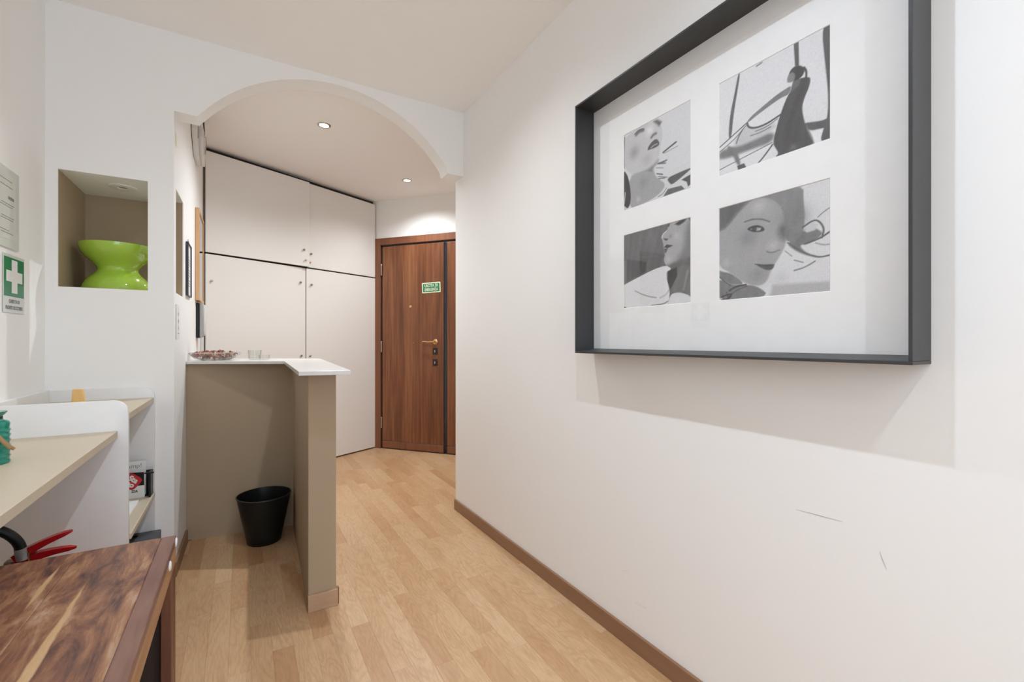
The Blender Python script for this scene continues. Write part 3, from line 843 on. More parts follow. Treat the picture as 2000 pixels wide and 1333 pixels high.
# ------------------------------------------------------------------ fire extinguisher between table and panel
RED = plain('red_enamel', (0.42, 0.008, 0.012, 1), 0.25, 0, 0.5, 0.4)
fx, fy = -0.50, 1.66
fe = Thing('fire_extinguisher', 'red fire extinguisher with black hose standing behind the wooden table', 'fire extinguisher', (fx, fy, 0))
fe.part('cylinder', B().lathe([(0.0, 0.0), (0.072, 0.0), (0.076, 0.01), (0.076, 0.41), (0.070, 0.445), (0.05, 0.475), (0.022, 0.492), (0.018, 0.515), (0.0, 0.515)], (fx, fy, 0), 40), RED, smooth=True)
fe.part('valve', B().lathe([(0.019, 0.51), (0.021, 0.53), (0.017, 0.558), (0.0, 0.560)], (fx, fy, 0), 24).box(fx - 0.02, fx + 0.045, fy - 0.012, fy + 0.012, 0.535, 0.557, 0.003), METAL, auto=40)
def lever(p0, p1, w0, w1):
    # folded sheet lever, tapering to a rounded end
    p0 = Vector(p0); p1 = Vector(p1); d = (p1 - p0); n_ = Vector((0, 1, 0)); u = d.normalized().cross(n_)
    b = B(); N = 9; vs = []; fs = []
    for i in range(N):
        t_ = i / (N - 1); c_ = p0 + d * t_ + u * 0.005 * math.sin(t_ * PI)
        w_ = w0 + (w1 - w0) * t_; h_ = 0.019 * (1 - 0.62 * t_)
        if i == N - 1: w_ *= 0.6; h_ *= 0.6
        for (sa, sb_) in ((-1, -1), (1, -1), (1, 1), (-1, 1)):
            vs.append(c_ + n_ * w_ * sa + u * h_ * sb_ * 0.6)
    for i in range(N - 1):
        for k in range(4):
            fs.append((4 * i + k, 4 * i + (k + 1) % 4, 4 * i + 4 + (k + 1) % 4, 4 * i + 4 + k))
    fs += [(3, 2, 1, 0), tuple(4 * N - 4 + k for k in range(4))]
    return b.add(vs, fs)
fe.part('lever', lever((fx + 0.005, fy - 0.02, 0.566), (-0.386, fy - 0.03, 0.618), 0.014, 0.009), RED, smooth=True, label='upper squeeze lever')
fe.part('lever', lever((fx + 0.010, fy - 0.02, 0.556), (-0.378, fy - 0.03, 0.573), 0.013, 0.008), RED, smooth=True, label='lower carrying lever')
fe.part('pin', B().tube([(fx + 0.035, fy - 0.036, 0.560), (fx + 0.035, fy - 0.036, 0.582)], 0.002, 6).lathe([(0.004, 0), (0.004, 0.003)], (fx + 0.035, fy - 0.036, 0.582), 10), BRASS)
hz = 0.555
def smooth3(p):
    for _ in range(2):
        q = [p[0]]
        for a, b_ in zip(p, p[1:]):
            a, b_ = Vector(a), Vector(b_); q += [tuple(a * 0.75 + b_ * 0.25), tuple(a * 0.25 + b_ * 0.75)]
        p = q + [p[-1]]
    return p
hose = [(fx + 0.02, fy - 0.03, hz + 0.028), (fx + 0.014, fy - 0.035, hz + 0.060), (fx - 0.010, fy - 0.04, hz + 0.092), (fx - 0.045, fy - 0.045, hz + 0.108), (fx - 0.085, fy - 0.045, hz + 0.098), (fx - 0.118, fy - 0.04, hz + 0.06), (fx - 0.130, fy - 0.03, hz - 0.02), (fx - 0.120, fy - 0.02, hz - 0.20), (fx - 0.095, fy - 0.01, hz - 0.38)]
fe.part('hose', B().tube(smooth3(hose), 0.0115, 14), BLACK, smooth=True)
fe.part('hose_fitting', B().tube([(fx + 0.021, fy - 0.029, hz + 0.010), (fx + 0.018, fy - 0.033, hz + 0.040)], 0.0125, 12), PLASTG, smooth=True)

# ------------------------------------------------------------------ brown wooden table
TZ = 0.62
tw = M('rough_acacia_board')
oi = tw.n('ShaderNodeObjectInfo').outputs['Random']
tco = tw.n('ShaderNodeTexCoord').outputs['Object']
mp = tw.n('ShaderNodeMapping'); mp.inputs['Scale'].default_value = (1.0, 0.24, 1.0); mp.inputs['Rotation'].default_value = (0, 0, math.radians(-5)); tw.l(tco, mp.inputs[0])
n1 = tw.noise(mp.outputs[0], 17, 8, 0.66, 0.9)
n2 = tw.noise(mp.outputs[0], 75, 5, 0.65)
n3 = tw.noise(mp.outputs[0], 5, 3, 0.5, 0.5)
k = tw.math('ADD', tw.math('MULTIPLY', n1, 0.62), tw.math('MULTIPLY', n2, 0.22))
k = tw.math('ADD', k, tw.math('MULTIPLY', n3, 0.16))
colr = tw.ramp(k, [(0.36, (0.035, 0.018, 0.018, 1)), (0.43, (0.095, 0.042, 0.034, 1)), (0.49, (0.20, 0.085, 0.048, 1)), (0.55, (0.32, 0.155, 0.080, 1)), (0.64, (0.46, 0.31, 0.21, 1))])
sx_ = tw.n('ShaderNodeSeparateXYZ'); tw.l(tco, sx_.inputs[0])
wob = tw.noise(tw.coords((1, 0.6, 1)), 14, 3)
def streak(xc_, y0, y1, w):
    # pale sapwood streak growing in the board, tapering to both ends
    dx = tw.math('ABSOLUTE', tw.math('SUBTRACT', tw.math('ADD', sx_.outputs[0], tw.math('MULTIPLY', tw.math('SUBTRACT', wob, 0.5), 0.014)), xc_))
    ty = tw.math('DIVIDE', tw.math('SUBTRACT', sx_.outputs[1], (y0 + y1) / 2), (y1 - y0) / 2)
    ww = tw.math('MULTIPLY', tw.math('SUBTRACT', 1.0, tw.math('MULTIPLY', ty, ty)), w)
    return tw.math('MULTIPLY', tw.math('DIVIDE', tw.math('SUBTRACT', ww, dx), 0.003, clamp=True), 1.0, clamp=True)
s1 = streak(-0.277, 0.45, 1.275, 0.010); s2 = streak(-0.347, 1.18, 1.39, 0.006)
ss = tw.math('MAXIMUM', s1, s2)
sap = tw.mix(n2, (0.66, 0.44, 0.23, 1), (0.42, 0.24, 0.11, 1))
colr = tw.mix(tw.math('MULTIPLY', ss, 0.92), colr, sap)
tw.base(colr)
tw.bump(tw.math('ADD', n1, tw.math('MULTIPLY', n2, 0.4)), 0.35, 0.002)
tw.l(tw.math('MULTIPLY_ADD', n2, 0.25, 0.28), tw.b.inputs['Roughness'])
EDGEW = wood('purple_brown_edge_board', (0.07, 0.032, 0.026, 1), (0.17, 0.083, 0.062, 1), (0.27, 0.145, 0.105, 1), 'y', 45, 8, rough=0.4, jitter=False).m
APR = wood('amber_brown_rail', (0.20, 0.095, 0.045, 1), (0.36, 0.185, 0.092, 1), (0.48, 0.27, 0.14, 1), 'y', 45, 10, rough=0.4, jitter=False).m
LEGW = wood('red_brown_leg', (0.09, 0.035, 0.02, 1), (0.15, 0.058, 0.032, 1), (0.22, 0.09, 0.05, 1), 'z', 45, 10, rough=0.4, jitter=False).m
TX1, TY0, TY1 = -0.145, 0.50, 1.450
tt = Thing('wooden_table', 'dark reddish-brown rustic wooden table with a pale streak, at lower left', 'table', (0, 0, 0))
tt.o.location = (-0.40, 1.0, 0); tt.off = (0, 0, 0)
def tpart(name, b, mat, lab=None, **kw):
    o = make(name, b, mat, tt.o, **kw); o.location = (0.40, -1.0, 0)
    if lab: o['label'] = lab
    return o
for (xa, xb, m_) in ((-0.175, TX1, EDGEW), (-0.330, -0.1754, tw.m), (-0.490, -0.3304, tw.m), (-0.699, -0.4904, tw.m)):
    tpart('board', B().box(xa, xb, TY0, TY1, TZ - 0.020, TZ, 0.0015, 1), m_, 'narrow purplish edge board' if m_ is EDGEW else None)
tpart('rail', B().box(-0.172, TX1 - 0.001, TY0, TY1 - 0.001, TZ - 0.068, TZ - 0.0205, 0.001), APR, 'lighter amber rail under the edge')
tpart('rail', B().box(-0.698, -0.674, TY0, TY1 - 0.001, TZ - 0.068, TZ - 0.0205, 0.001), APR)
tpart('rail', B().box(-0.674, -0.172, TY1 - 0.022, TY1 - 0.001, TZ - 0.068, TZ - 0.0205, 0.001), LEGW)
for (xa, xb) in ((-0.168, TX1 - 0.0015), (-0.698, -0.674)):
    for (ya, yb) in ((TY1 - 0.078, TY1 - 0.002), (TY0, TY0 + 0.075)):
        tpart('leg', B().box(xa, xb, ya, yb, 0.0, TZ - 0.0685, 0.002), LEGW)
DKW = wood('shade_dark_wood', (0.012, 0.007, 0.006, 1), (0.030, 0.017, 0.013, 1), (0.05, 0.03, 0.02, 1), 'z', 45, 8, rough=0.6, jitter=False).m  # near-black tone puts the shade beneath the table into the colour
tpart('back_panel', B().box(-0.674, -0.169, TY1 - 0.060, TY1 - 0.045, 0.03, TZ - 0.0685), DKW)
tpart('lower_shelf', B().box(-0.674, -0.169, TY0 + 0.02, TY1 - 0.061, 0.10, 0.122, 0.001), DKW)
def felt(y, z, x=TX1):
    tpart('felt_pad', B().lathe([(0.011, 0.0), (0.0115, 0.002), (0.009, 0.004), (0.0, 0.0045)], (x - 0.0008, y, z), 20, rot=Matrix.Rotation(PI / 2, 3, 'Y')), WHITE, smooth=True)
felt(1.322, TZ - 0.026)
tpart('felt_pad', B().lathe([(0.011, 0.0), (0.0115, 0.002), (0.009, 0.004), (0.0, 0.0045)], (TX1 - 0.001, TY1 - 0.012, TZ - 0.014), 20, rot=Matrix.Rotation(PI / 2, 3, 'Y')), WHITE, smooth=True)

# ------------------------------------------------------------------ big framed picture on the right wall
FRM = paint('dark_grey_stained_frame', (0.050, 0.050, 0.050, 1), 0.45, 0.35, 0.15, 120, 0.45)
YA, YB, ZB, ZT = 0.3665, 1.4195, CAM_H - 0.0475, CAM_H + 0.928
XF, XB, TH = 1.132, RX - 0.0005, 0.007
pf = Thing('framed_picture', 'large square picture in a deep dark grey box frame on the right wall', 'picture', (RX, 0.893, ZB))
pf.part('frame_side', B().box(XF, XB, YB - TH, YB, ZB + TH + 0.0003, ZT - TH - 0.0003, 0.001), FRM)
pf.part('frame_side', B().box(XF, XB, YA, YA + TH, ZB + TH + 0.0003, ZT - TH - 0.0003, 0.001), FRM)
pf.part('frame_side', B().box(XF, XB, YA, YB, ZT - TH, ZT, 0.001), FRM)
pf.part('frame_side', B().box(XF, XB, YA, YB, ZB, ZB + TH, 0.001), FRM)
XM = 1.2235
pf.part('inner_slope', B().prism([(XF + 0.003, ZB + TH + 0.0004), (XM - 0.006, ZB + TH + 0.0004), (XM - 0.006, CAM_H - 0.030)], YA + TH + 0.0005, YB - TH - 0.0005, axis='y'), FRM)
mat_b = B()
PR = {'a': (1.247, .952, .485, .767), 'b': (.853, .5535, .490, .768), 'c': (1.247, .952, .121, .394), 'd': (.853, .5535, .120, .396)}
ys = [YA + TH, .5535, .853, .952, 1.247, YB - TH]
def holes(i):
    if i == 1: return (PR['b'], PR['d'])
    if i == 3: return (PR['a'], PR['c'])
    return ()
for i in range(5):
    zs = [ZB + TH]
    for h_ in sorted([(CAM_H + h[2], CAM_H + h[3]) for h in holes(i)]): zs += list(h_)
    zs.append(ZT - TH)
    for j in range(0, len(zs), 2):
        mat_b.add([(XM, ys[i], zs[j]), (XM, ys[i + 1], zs[j]), (XM, ys[i + 1], zs[j + 1]), (XM, ys[i], zs[j + 1])], [(0, 1, 2, 3)])
for h in PR.values():
    y0_, y1_, z0_, z1_ = h[1], h[0], CAM_H + h[2], CAM_H + h[3]; e = 0.0016; xd = XM + 0.0018
    q = [(XM, y0_, z0_), (XM, y1_, z0_), (XM, y1_, z1_), (XM, y0_, z1_), (xd, y0_ + e, z0_ + e), (xd, y1_ - e, z0_ + e), (xd, y1_ - e, z1_ - e), (xd, y0_ + e, z1_ - e)]
    mat_b.add(q, [(0, 1, 5, 4), (1, 2, 6, 5), (2, 3, 7, 6), (3, 0, 4, 7)])
pf.part('mat_board', mat_b, plain('white_mat_board', (0.96, 0.955, 0.94, 1), 0.7))
pf.part('backing', B().box(XM + 0.0022, XB, YA + TH, YB - TH, ZB + TH, ZT - TH), FRM)
pf.part('pane', B().box(XM - 0.0045, XM - 0.0025, YA + TH, YB - TH, ZB + TH, ZT - TH), pane_glass('front_picture_glass', (1.0, 1.0, 1.0, 1), 0.9, 0.02))

PRINTS = {
 'a': [
  ('p',0.8,0.0021,0.0,[(-0.005,1.0),(0.54,0.994),(0.597,0.9),(0.62,0.717),(0.583,0.639),(0.569,0.494),(0.483,0.442),(0.334,0.41),(0.147,0.423),(0.015,0.567),(-0.005,0.688)]),
  ('b',0.62,0.0737,0.0,[(0.179,0.709)]),
  ('b',0.72,0.0632,0.0,[(0.38,0.55)]),
  ('b',0.93,0.0526,0.0,[(0.424,0.891)]),
  ('p',0.45,0.0021,0.0,[(-0.019,0.999),(0.023,0.969),(0.012,0.746),(0.015,0.555),(-0.019,0.566)]),
  ('p',0.42,0.0126,0.0,[(0.187,0.928),(0.234,0.97),(0.334,0.958),(0.342,0.913),(0.257,0.93),(0.21,0.9)]),
  ('l',0.35,0.0042,0.0105,[(0.187,0.94),(0.25,0.969),(0.334,0.946)]),
  ('p',0.4,0.0126,0.0,[(0.483,0.978),(0.54,0.976),(0.604,0.92),(0.569,0.883),(0.526,0.93)]),
  ('p',0.45,0.0084,0.0,[(0.432,0.793),(0.461,0.828),(0.526,0.836),(0.54,0.796),(0.49,0.804),(0.454,0.772)]),
  ('p',0.34,0.0042,0.0,[(0.387,0.655),(0.41,0.706),(0.483,0.748),(0.54,0.743),(0.583,0.657),(0.512,0.643),(0.424,0.653)]),
  ('l',0.75,0.0032,0.0084,[(0.446,0.668),(0.49,0.684),(0.54,0.679)]),
  ('p',0.55,0.0168,0.0,[(0.13,0.428),(0.334,0.41),(0.483,0.442),(0.569,0.494),(0.54,0.445),(0.468,0.4),(0.512,0.291),(0.334,0.337),(0.147,0.386)]),
  ('p',0.66,0.0063,0.0,[(0.065,0.45),(0.454,0.393),(0.54,0.259),(0.679,0.146),(0.54,0.037),(0.21,-0.004),(0.098,0.013)]),
  ('b',0.58,0.0632,0.0,[(0.334,0.277)]),
  ('b',0.78,0.0316,0.0,[(0.242,0.086)]),
  ('p',0.25,0.0042,0.0,[(-0.019,0.553),(0.065,0.462),(0.114,0.271),(0.122,0.082),(0.065,0.003),(-0.019,0.082)]),
  ('l',0.8,0.0042,0.0105,[(0.007,0.088),(0.028,0.234)]),
  ('p',0.8,0.0032,0.0,[(-0.005,0.079),(0.065,0.016),(-0.005,0.002)]),
  ('p',0.86,0.0032,0.0,[(0.54,0.025),(0.679,0.146),(0.812,0.127),(1.013,0.182),(1.013,0.01),(0.625,0.013)]),
  ('p',0.4,0.0032,0.0,[(0.625,0.013),(0.693,0.084),(0.877,0.068),(0.921,0.016)]),
  ('p',0.36,0.0042,0.0,[(0.673,0.216),(0.812,0.227),(1.007,0.233),(1.001,0.216),(0.76,0.115),(0.72,0.139)]),
  ('p',0.33,0.0032,0.0,[(0.877,0.134),(1.007,0.162),(0.995,0.048),(0.964,0.03),(0.946,0.09)]),
  ('l',0.3,0.0032,0.0168,[(0.625,0.542),(0.706,0.569),(0.806,0.598)]),
  ('l',0.5,0.0021,0.0042,[(0.638,0.526),(0.832,0.543)]),
  ('l',0.4,0.0042,0.0147,[(0.555,0.435),(0.611,0.432),(0.673,0.433)]),
  ('l',0.42,0.0032,0.0126,[(0.547,0.435),(0.659,0.404)]),
  ('l',0.3,0.0032,0.0105,[(0.533,0.319),(0.618,0.282)]),
  ('l',0.4,0.0021,0.0063,[(0.555,0.278),(0.686,0.226)]),
  ('l',0.35,0.0021,0.0084,[(0.562,0.25),(0.652,0.229)]),
  ('l',0.6,0.0032,0.0084,[(0.526,0.392),(0.625,0.358)]),
  ('l',0.45,0.0032,0.0063,[(0.555,0.033),(0.625,0.048),(0.673,0.102)]),
 ],
 'b': [
  ('p',0.38,0.002,0.0,[(0.205,1.005),(0.227,1.0),(0.186,0.773),(0.153,0.578),(0.133,0.362),(0.1,0.376),(0.12,0.62),(0.166,0.809)]),
  ('p',0.38,0.002,0.0,[(0.714,1.003),(0.754,1.003),(0.758,0.773),(0.725,0.786)]),
  ('p',0.36,0.002,0.0,[(0.932,1.028),(1.025,1.012),(1.025,-0.05),(0.918,-0.001),(0.951,0.124),(0.981,0.211),(0.983,0.42),(0.96,0.676)]),
  ('p',0.38,0.0041,0.0,[(0.79,0.23),(0.874,0.203),(0.951,0.182),(1.002,0.201),(1.002,0.091),(0.932,0.121),(0.835,0.135)]),
  ('p',0.93,0.0031,0.0,[(0.85,0.117),(0.949,0.114),(0.918,0.004),(0.879,-0.003)]),
  ('p',0.5,0.0051,0.0,[(0.815,0.207),(0.864,0.071),(0.879,0.006),(0.835,0.003)]),
  ('p',0.8,0.0143,0.0,[(0.147,0.317),(0.263,0.425),(0.288,0.427),(0.362,0.356),(0.561,0.356),(0.549,0.263),(0.199,0.23)]),
  ('p',0.5,0.0143,0.0,[(-0.003,0.269),(0.133,0.269),(0.238,0.241),(0.386,0.251),(0.549,0.263),(0.538,0.158),(0.326,0.168),(-0.003,0.167)]),
  ('l',0.3,0.002,0.0082,[(-0.003,0.31),(0.133,0.376),(0.288,0.452)]),
  ('l',0.35,0.002,0.0051,[(-0.003,0.262),(0.16,0.332),(0.288,0.433)]),
  ('l',0.4,0.0041,0.0082,[(0.186,0.288),(0.205,0.345),(0.25,0.404)]),
  ('l',0.4,0.0031,0.0051,[(0.326,0.308),(0.422,0.299),(0.515,0.315)]),
  ('l',0.4,0.0031,0.0051,[(0.374,0.332),(0.481,0.33),(0.577,0.366)]),
  ('l',0.35,0.002,0.0051,[(-0.003,0.072),(0.263,0.115),(0.532,0.157)]),
  ('p',0.5,0.0082,0.0,[(0.093,0.299),(0.133,0.269),(0.186,0.222),(0.235,0.047),(0.193,0.056),(0.147,0.185),(0.093,0.245)]),
  ('p',0.35,0.002,0.0,[(0.193,0.05),(0.263,0.053),(0.286,0.003),(0.205,0.001)]),
  ('l',0.38,0.002,0.0122,[(0.398,0.001),(0.458,0.054),(0.532,0.136)]),
  ('l',0.4,0.0041,0.0082,[(0.386,0.976),(0.434,0.984)]),
  ('l',0.34,0.002,0.0153,[(0.295,0.452),(0.303,0.405),(0.362,0.366),(0.469,0.357),(0.599,0.392)]),
  ('p',0.5,0.0031,0.0,[(0.7,0.626),(0.675,0.547),(0.605,0.552),(0.492,0.519),(0.362,0.476),(0.313,0.452),(0.292,0.466),(0.338,0.503),(0.469,0.558),(0.561,0.596),(0.638,0.614)]),
  ('p',0.33,0.002,0.0,[(0.707,0.596),(0.754,0.653),(0.815,0.638),(0.852,0.612),(0.84,0.539),(0.797,0.446),(0.779,0.361),(0.805,0.223),(0.84,0.082),(0.882,0.005),(0.764,0.003),(0.67,-0.002),(0.549,0.005),(0.588,0.029),(0.561,0.088),(0.534,0.148),(0.572,0.302),(0.605,0.408),(0.659,0.537)]),
  ('b',0.5,0.0265,0.0,[(0.712,0.04)]),
  ('p',0.42,0.002,0.0,[(0.71,0.659),(0.764,0.659),(0.764,0.595),(0.712,0.57),(0.681,0.55)]),
  ('p',0.28,0.002,0.0,[(0.67,0.686),(0.67,0.734),(0.689,0.773),(0.723,0.787),(0.774,0.767),(0.803,0.719),(0.797,0.676),(0.764,0.648),(0.723,0.652)]),
  ('p',0.52,0.0041,0.0,[(0.659,0.67),(0.659,0.71),(0.678,0.743),(0.712,0.74),(0.731,0.689),(0.712,0.652),(0.683,0.656)]),
  ('l',0.3,0.002,0.0143,[(0.797,0.734),(0.817,0.694),(0.815,0.632)]),
 ],
 'c': [
  ('p',0.34,0.0087,0.0,[(0.051,0.667),(0.376,0.576),(0.37,0.453),(0.051,0.356)]),
  ('p',0.5,0.0052,0.0,[(-0.026,0.652),(0.044,0.641),(0.044,0.335),(-0.026,0.321)]),
  ('b',0.47,0.1043,0.0,[(0.451,0.893)]),
  ('p',0.68,0.0026,0.0,[(0.693,0.969),(0.744,1.006),(1.021,1.023),(1.021,0.482),(0.744,0.424),(0.659,0.491),(0.63,0.565),(0.655,0.621),(0.637,0.664),(0.63,0.735),(0.618,0.797),(0.597,0.842),(0.618,0.887),(0.687,0.921)]),
  ('p',0.5,0.0348,0.0,[(0.938,0.931),(1.021,0.957),(1.021,0.482),(0.853,0.461),(0.821,0.553),(0.917,0.651)]),
  ('b',0.76,0.0348,0.0,[(0.81,0.816)]),
  ('b',0.76,0.0348,0.0,[(0.699,0.554)]),
  ('p',0.24,0.007,0.0,[(0.788,0.966),(0.886,1.0),(0.959,1.006),(0.917,0.964),(0.843,0.939)]),
  ('p',0.25,0.0026,0.0,[(0.687,0.966),(0.724,1.001),(0.708,0.951)]),
  ('l',0.86,0.0035,0.007,[(0.676,0.912),(0.621,0.882),(0.604,0.84)]),
  ('p',0.3,0.0043,0.0,[(0.633,0.829),(0.699,0.808),(0.676,0.79),(0.644,0.804)]),
  ('b',0.55,0.0191,0.0,[(0.727,0.834)]),
  ('p',0.27,0.0026,0.0,[(0.637,0.714),(0.676,0.744),(0.766,0.713),(0.687,0.696)]),
  ('p',0.36,0.0035,0.0,[(0.641,0.698),(0.693,0.693),(0.664,0.637),(0.644,0.653)]),
  ('p',0.42,0.0191,0.0,[(0.676,0.479),(0.81,0.516),(1.021,0.547),(1.021,0.407),(0.788,0.393)]),
  ('p',0.46,0.0043,0.0,[(0.744,0.424),(1.021,0.472),(1.021,0.066),(0.832,0.136),(0.721,0.118),(0.76,0.27),(0.805,0.362)]),
  ('l',0.58,0.0104,0.0139,[(0.959,0.378),(0.907,0.158)]),
  ('p',0.26,0.0035,0.0,[(0.67,0.4),(0.815,0.447),(0.821,0.34),(0.733,0.19),(0.676,0.3)]),
  ('p',0.9,0.0017,0.0,[(-0.04,0.306),(0.044,0.337),(0.63,0.508),(0.757,0.432),(0.667,0.411),(0.676,0.33),(0.704,0.218),(0.724,0.128),(0.676,-0.066),(-0.04,-0.032)]),
  ('p',0.88,0.0026,0.0,[(0.721,0.118),(0.794,0.14),(0.886,0.131),(1.021,0.071),(1.021,-0.088),(0.676,-0.066)]),
  ('l',0.62,0.0052,0.0087,[(0.194,0.221),(0.299,0.168),(0.414,0.126),(0.524,0.104)]),
  ('l',0.5,0.0052,0.0087,[(0.451,0.008),(0.63,0.015),(0.693,0.044)]),
  ('l',0.75,0.007,0.0122,[(0.583,0.096),(0.676,0.132),(0.704,0.179)]),
  ('l',0.8,0.007,0.0087,[(0.676,0.399),(0.676,0.32)]),
 ],
 'd': [
  ('p',0.55,0.0036,0.0,[(-0.026,0.995),(0.374,1.006),(0.794,1.02),(0.794,0.852),(0.806,0.731),(0.796,0.595),(0.779,0.51),(0.664,0.484),(0.608,0.639),(-0.026,0.621)]),
  ('p',0.66,0.0073,0.0,[(-0.026,0.75),(0.08,0.76),(0.301,0.994),(0.474,0.987),(0.608,0.875),(0.645,0.671),(0.656,0.485),(0.571,0.336),(0.544,0.299),(0.518,0.251),(0.474,0.141),(0.404,0.112),(0.269,0.154),(0.137,0.277),(-0.026,0.388)]),
  ('b',0.76,0.0636,0.0,[(0.404,0.911)]),
  ('p',0.41,0.0182,0.0,[(-0.026,1.007),(0.322,1.005),(0.171,0.886),(0.068,0.774),(-0.026,0.756)]),
  ('b',0.75,0.0455,0.0,[(0.533,0.489)]),
  ('b',0.56,0.0818,0.0,[(0.301,0.622)]),
  ('b',0.57,0.0727,0.0,[(0.394,0.226)]),
  ('b',0.74,0.0455,0.0,[(0.08,0.394)]),
  ('b',0.5,0.1,0.0,[(0.718,0.714)]),
  ('b',0.48,0.0455,0.0,[(0.735,0.549)]),
  ('l',0.42,0.0055,0.0091,[(0.269,0.789),(0.353,0.797),(0.435,0.777),(0.504,0.734)]),
  ('p',0.25,0.0036,0.0,[(0.288,0.712),(0.343,0.732),(0.404,0.726),(0.46,0.684),(0.457,0.65),(0.374,0.658),(0.322,0.683)]),
  ('p',0.72,0.004,0.0,[(0.385,0.706),(0.43,0.690),(0.42,0.667),(0.38,0.670)]),
  ('b',0.68,0.008,0.0,[(0.335,0.700)]),
  ('b',0.38,0.016,0.0,[(0.372,0.694)]),
  ('p',0.40,0.03,0.0,[(0.585,0.634),(0.618,0.678),(0.655,0.648),(0.664,0.575),(0.636,0.52),(0.599,0.569)]),
  ('l',0.48,0.0055,0.0073,[(0.479,0.447),(0.523,0.423),(0.594,0.441)]),
  ('p',0.34,0.0036,0.0,[(0.366,0.343),(0.455,0.32),(0.552,0.313),(0.538,0.264),(0.484,0.259),(0.425,0.294)]),
  ('l',0.22,0.0018,0.0045,[(0.369,0.339),(0.465,0.311),(0.547,0.306)]),
  ('p',0.5,0.0055,0.0,[(-0.026,0.341),(0.045,0.307),(0.137,0.277),(0.269,0.154),(0.204,0.151),(0.103,0.168),(-0.026,0.271)]),
  ('p',0.5,0.0027,0.0,[(-0.026,0.259),(0.126,0.154),(0.269,0.145),(0.404,0.112),(0.513,-0.006),(-0.026,-0.021)]),
  ('l',0.3,0.0027,0.0164,[(0.114,0.099),(0.182,0.137),(0.28,0.142)]),
  ('l',0.36,0.0027,0.0073,[(0.103,0.031),(0.182,0.097),(0.29,0.124)]),
  ('l',0.25,0.0036,0.0091,[(0.027,0.038),(0.08,0.056),(0.139,0.062)]),
  ('l',0.22,0.0036,0.0091,[(0.027,0.007),(0.103,0.009),(0.131,0.046)]),
  ('l',0.3,0.0027,0.0055,[(0.039,0.066),(0.051,0.013)]),
  ('l',0.3,0.0027,0.0055,[(0.08,0.085),(0.103,0.009)]),
  ('l',0.36,0.0027,0.0073,[(0.0,0.267),(0.057,0.202),(0.126,0.154)]),
  ('p',0.48,0.0055,0.0,[(0.655,0.496),(0.77,0.522),(0.796,0.595),(0.855,0.601),(0.921,0.557),(0.945,0.513),(0.839,0.449),(0.753,0.456),(0.822,0.364),(0.921,0.322),(0.921,0.308),(0.805,0.352),(0.7,0.431)]),
  ('p',0.8,0.0055,0.0,[(0.796,0.581),(0.864,0.648),(0.909,0.608),(0.884,0.565),(0.822,0.555)]),
  ('l',0.36,0.0027,0.0118,[(0.787,0.612),(0.88,0.665),(0.929,0.622),(0.953,0.559),(0.937,0.486)]),
  ('l',0.4,0.0027,0.0109,[(0.664,0.494),(0.753,0.411),(0.839,0.349),(0.921,0.312),(1.001,0.322)]),
  ('l',0.38,0.0027,0.0136,[(1.001,0.53),(0.921,0.482),(0.805,0.456)]),
  ('l',0.55,0.0027,0.0073,[(0.905,0.676),(0.953,0.716),(1.001,0.741)]),
  ('l',0.5,0.0036,0.0091,[(0.718,0.224),(0.805,0.241),(0.884,0.285)]),
  ('l',0.5,0.0027,0.0045,[(0.641,0.422),(0.7,0.361)]),
  ('l',0.5,0.0027,0.0064,[(0.718,0.322),(0.792,0.288)]),
  ('l',0.6,0.0036,0.0073,[(0.888,0.449),(0.953,0.416),(1.001,0.417)]),
  ('p',0.72,0.0145,0.0,[(0.533,0.113),(1.008,0.091),(1.008,-0.017),(0.504,-0.005)]),
  ('b',0.8,0.0545,0.0,[(0.608,0.166)]),
 ],
}


def chaikin(p, closed=True, n=2):
    for _ in range(n):
        q = []
        m_ = len(p)
        rng = range(m_) if closed else range(m_ - 1)
        if not closed: q.append(p[0])
        for i in rng:
            a, b_ = p[i], p[(i + 1) % m_]
            q.append((0.75 * a[0] + 0.25 * b_[0], 0.75 * a[1] + 0.25 * b_[1]))
            q.append((0.25 * a[0] + 0.75 * b_[0], 0.25 * a[1] + 0.75 * b_[1]))
        if not closed: q.append(p[-1])
        p = q
    return p
def segdist(U, V, p, q):
    dx, dy = q[0] - p[0], q[1] - p[1]
    t_ = np.clip(((U - p[0]) * dx + (V - p[1]) * dy) / (dx * dx + dy * dy + 1e-12), 0, 1)
    return np.hypot(U - p[0] - t_ * dx, V - p[1] - t_ * dy), t_
def ss_(e0, e1, x):
    t_ = np.clip((x - e0) / (e1 - e0), 0, 1); return t_ * t_ * (3 - 2 * t_)
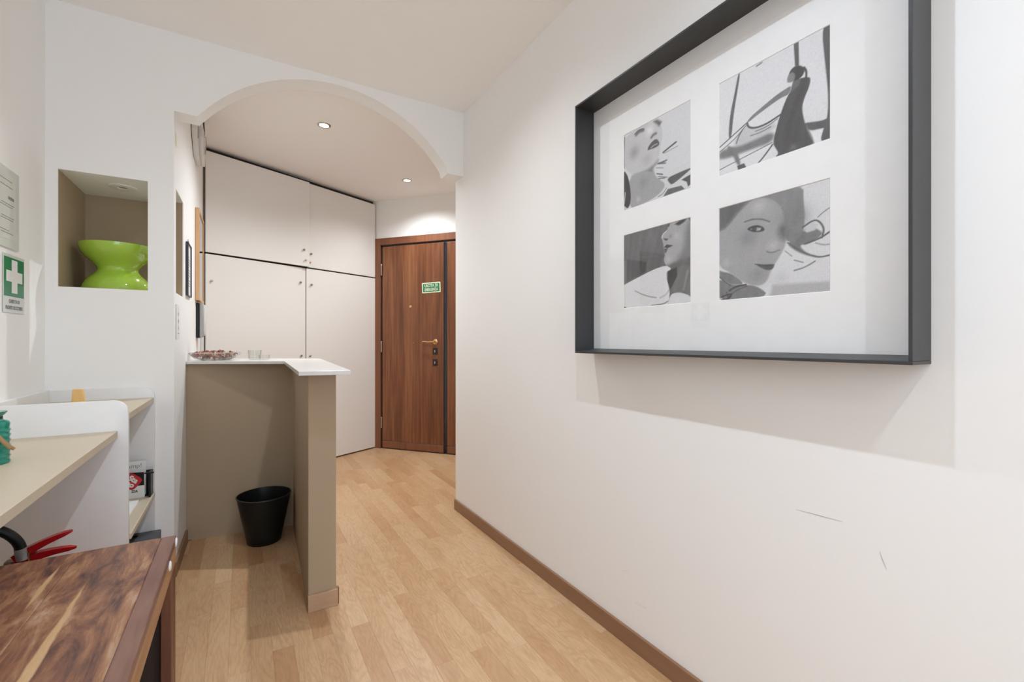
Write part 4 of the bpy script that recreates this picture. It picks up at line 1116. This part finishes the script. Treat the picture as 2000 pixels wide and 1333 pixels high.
def raster(U, V, base, layers, rng):
    g = np.full(U.shape, base)
    for kind, gray, soft, wd_, p in layers:
        s_ = max(soft * 1.7, 0.005)
        if kind == 'b':
            d = np.hypot(U - p[0][0], V - p[0][1]); a = np.exp(-(d / (soft * 1.1)) ** 2) * 0.85
        elif kind == 'l':
            pp_ = chaikin(p, False, 2) if len(p) > 2 else p
            d = np.full(U.shape, 9.0)
            for i in range(len(pp_) - 1): d = np.minimum(d, segdist(U, V, pp_[i], pp_[i + 1])[0])
            a = 1 - ss_(wd_ / 2 - s_ / 2, wd_ / 2 + s_, d)
        else:
            pp_ = chaikin(p) if len(p) > 5 else p
            d = np.full(U.shape, 9.0); ins = np.zeros(U.shape, bool)
            for i in range(len(pp_)):
                A, C_ = pp_[i], pp_[(i + 1) % len(pp_)]
                d = np.minimum(d, segdist(U, V, A, C_)[0])
                if A[1] != C_[1]:
                    cr = ((A[1] > V) != (C_[1] > V)) & (U < (C_[0] - A[0]) * (V - A[1]) / (C_[1] - A[1]) + A[0])
                    ins ^= cr
            d = np.where(ins, -d, d); a = 1 - ss_(-s_, s_, d)
        g = g * (1 - a) + gray * a
    # paper grain and faint strands, stronger in the dark hair tones
    st = np.sin(34 * U + 11 * V + 5 * np.sin(4.1 * V + 2 * U)) * 0.5 + np.sin(71 * U - 9 * V + 4 * np.sin(6.3 * U * V + 1)) * 0.5
    g = g + st * 0.022 * np.clip((0.75 - g) * 3.0, 0, 1) + rng.normal(0, 0.016, U.shape)
    return np.clip(g, 0.02, 0.97)
pmt = M('black_and_white_photo_print')
vcn = pmt.n('ShaderNodeVertexColor'); vcn.layer_name = 'tone'
pmt.base(vcn.outputs[0]); pmt.set(Roughness=0.4, Specular_IOR_Level=0.3)
rng = np.random.default_rng(4)
NAMES = {'a': (0.86, 'photograph of a face turned upward with dark lips'), 'b': (0.90, 'photograph of a woman in a long dark dress with raised arm'),
         'c': (0.43, 'photograph of a face in profile above a white collar'), 'd': (0.87, 'close-up photograph of a face with windswept hair')}
for key, (y1_, y0_, z0_, z1_) in PR.items():
    nu, nvv = (150, 190) if key in 'bd' else (130, 170)
    uu = np.linspace(0, 1, nu); vv = np.linspace(0, 1, nvv)
    U, V = np.meshgrid(uu, vv)
    g = raster(U, V, NAMES[key][0], PRINTS[key], rng)
    lin_ = np.where(g <= 0.04045, g / 12.92, ((g + 0.055) / 1.055) ** 2.4)
    lin_ = lin_ * 0.97 + 0.012
    xd = XM + 0.0019
    verts = np.stack([np.full(U.size, xd) - RX, (y1_ + (y0_ - y1_) * U).ravel() - 0.893, (CAM_H + z0_ + (z1_ - z0_) * V).ravel() - ZB], 1)
    I = np.arange(nu * nvv).reshape(nvv, nu)
    faces = np.stack([I[:-1, :-1].ravel(), I[:-1, 1:].ravel(), I[1:, 1:].ravel(), I[1:, :-1].ravel()], 1)
    me = bpy.data.meshes.new('print')
    me.from_pydata(verts.tolist(), [], faces.tolist())
    at = me.color_attributes.new('tone', 'FLOAT_COLOR', 'POINT')
    L_ = lin_.ravel(); cdat = np.stack([L_ * 1.0, L_ * 1.0, L_ * 1.01, np.ones_like(L_)], 1).ravel()
    at.data.foreach_set('color', cdat.astype(np.float32))
    me.materials.append(pmt.m)
    o = bpy.data.objects.new('photo_print', me); COL.objects.link(o); o.parent = pf.o
    o['label'] = NAMES[key][1]
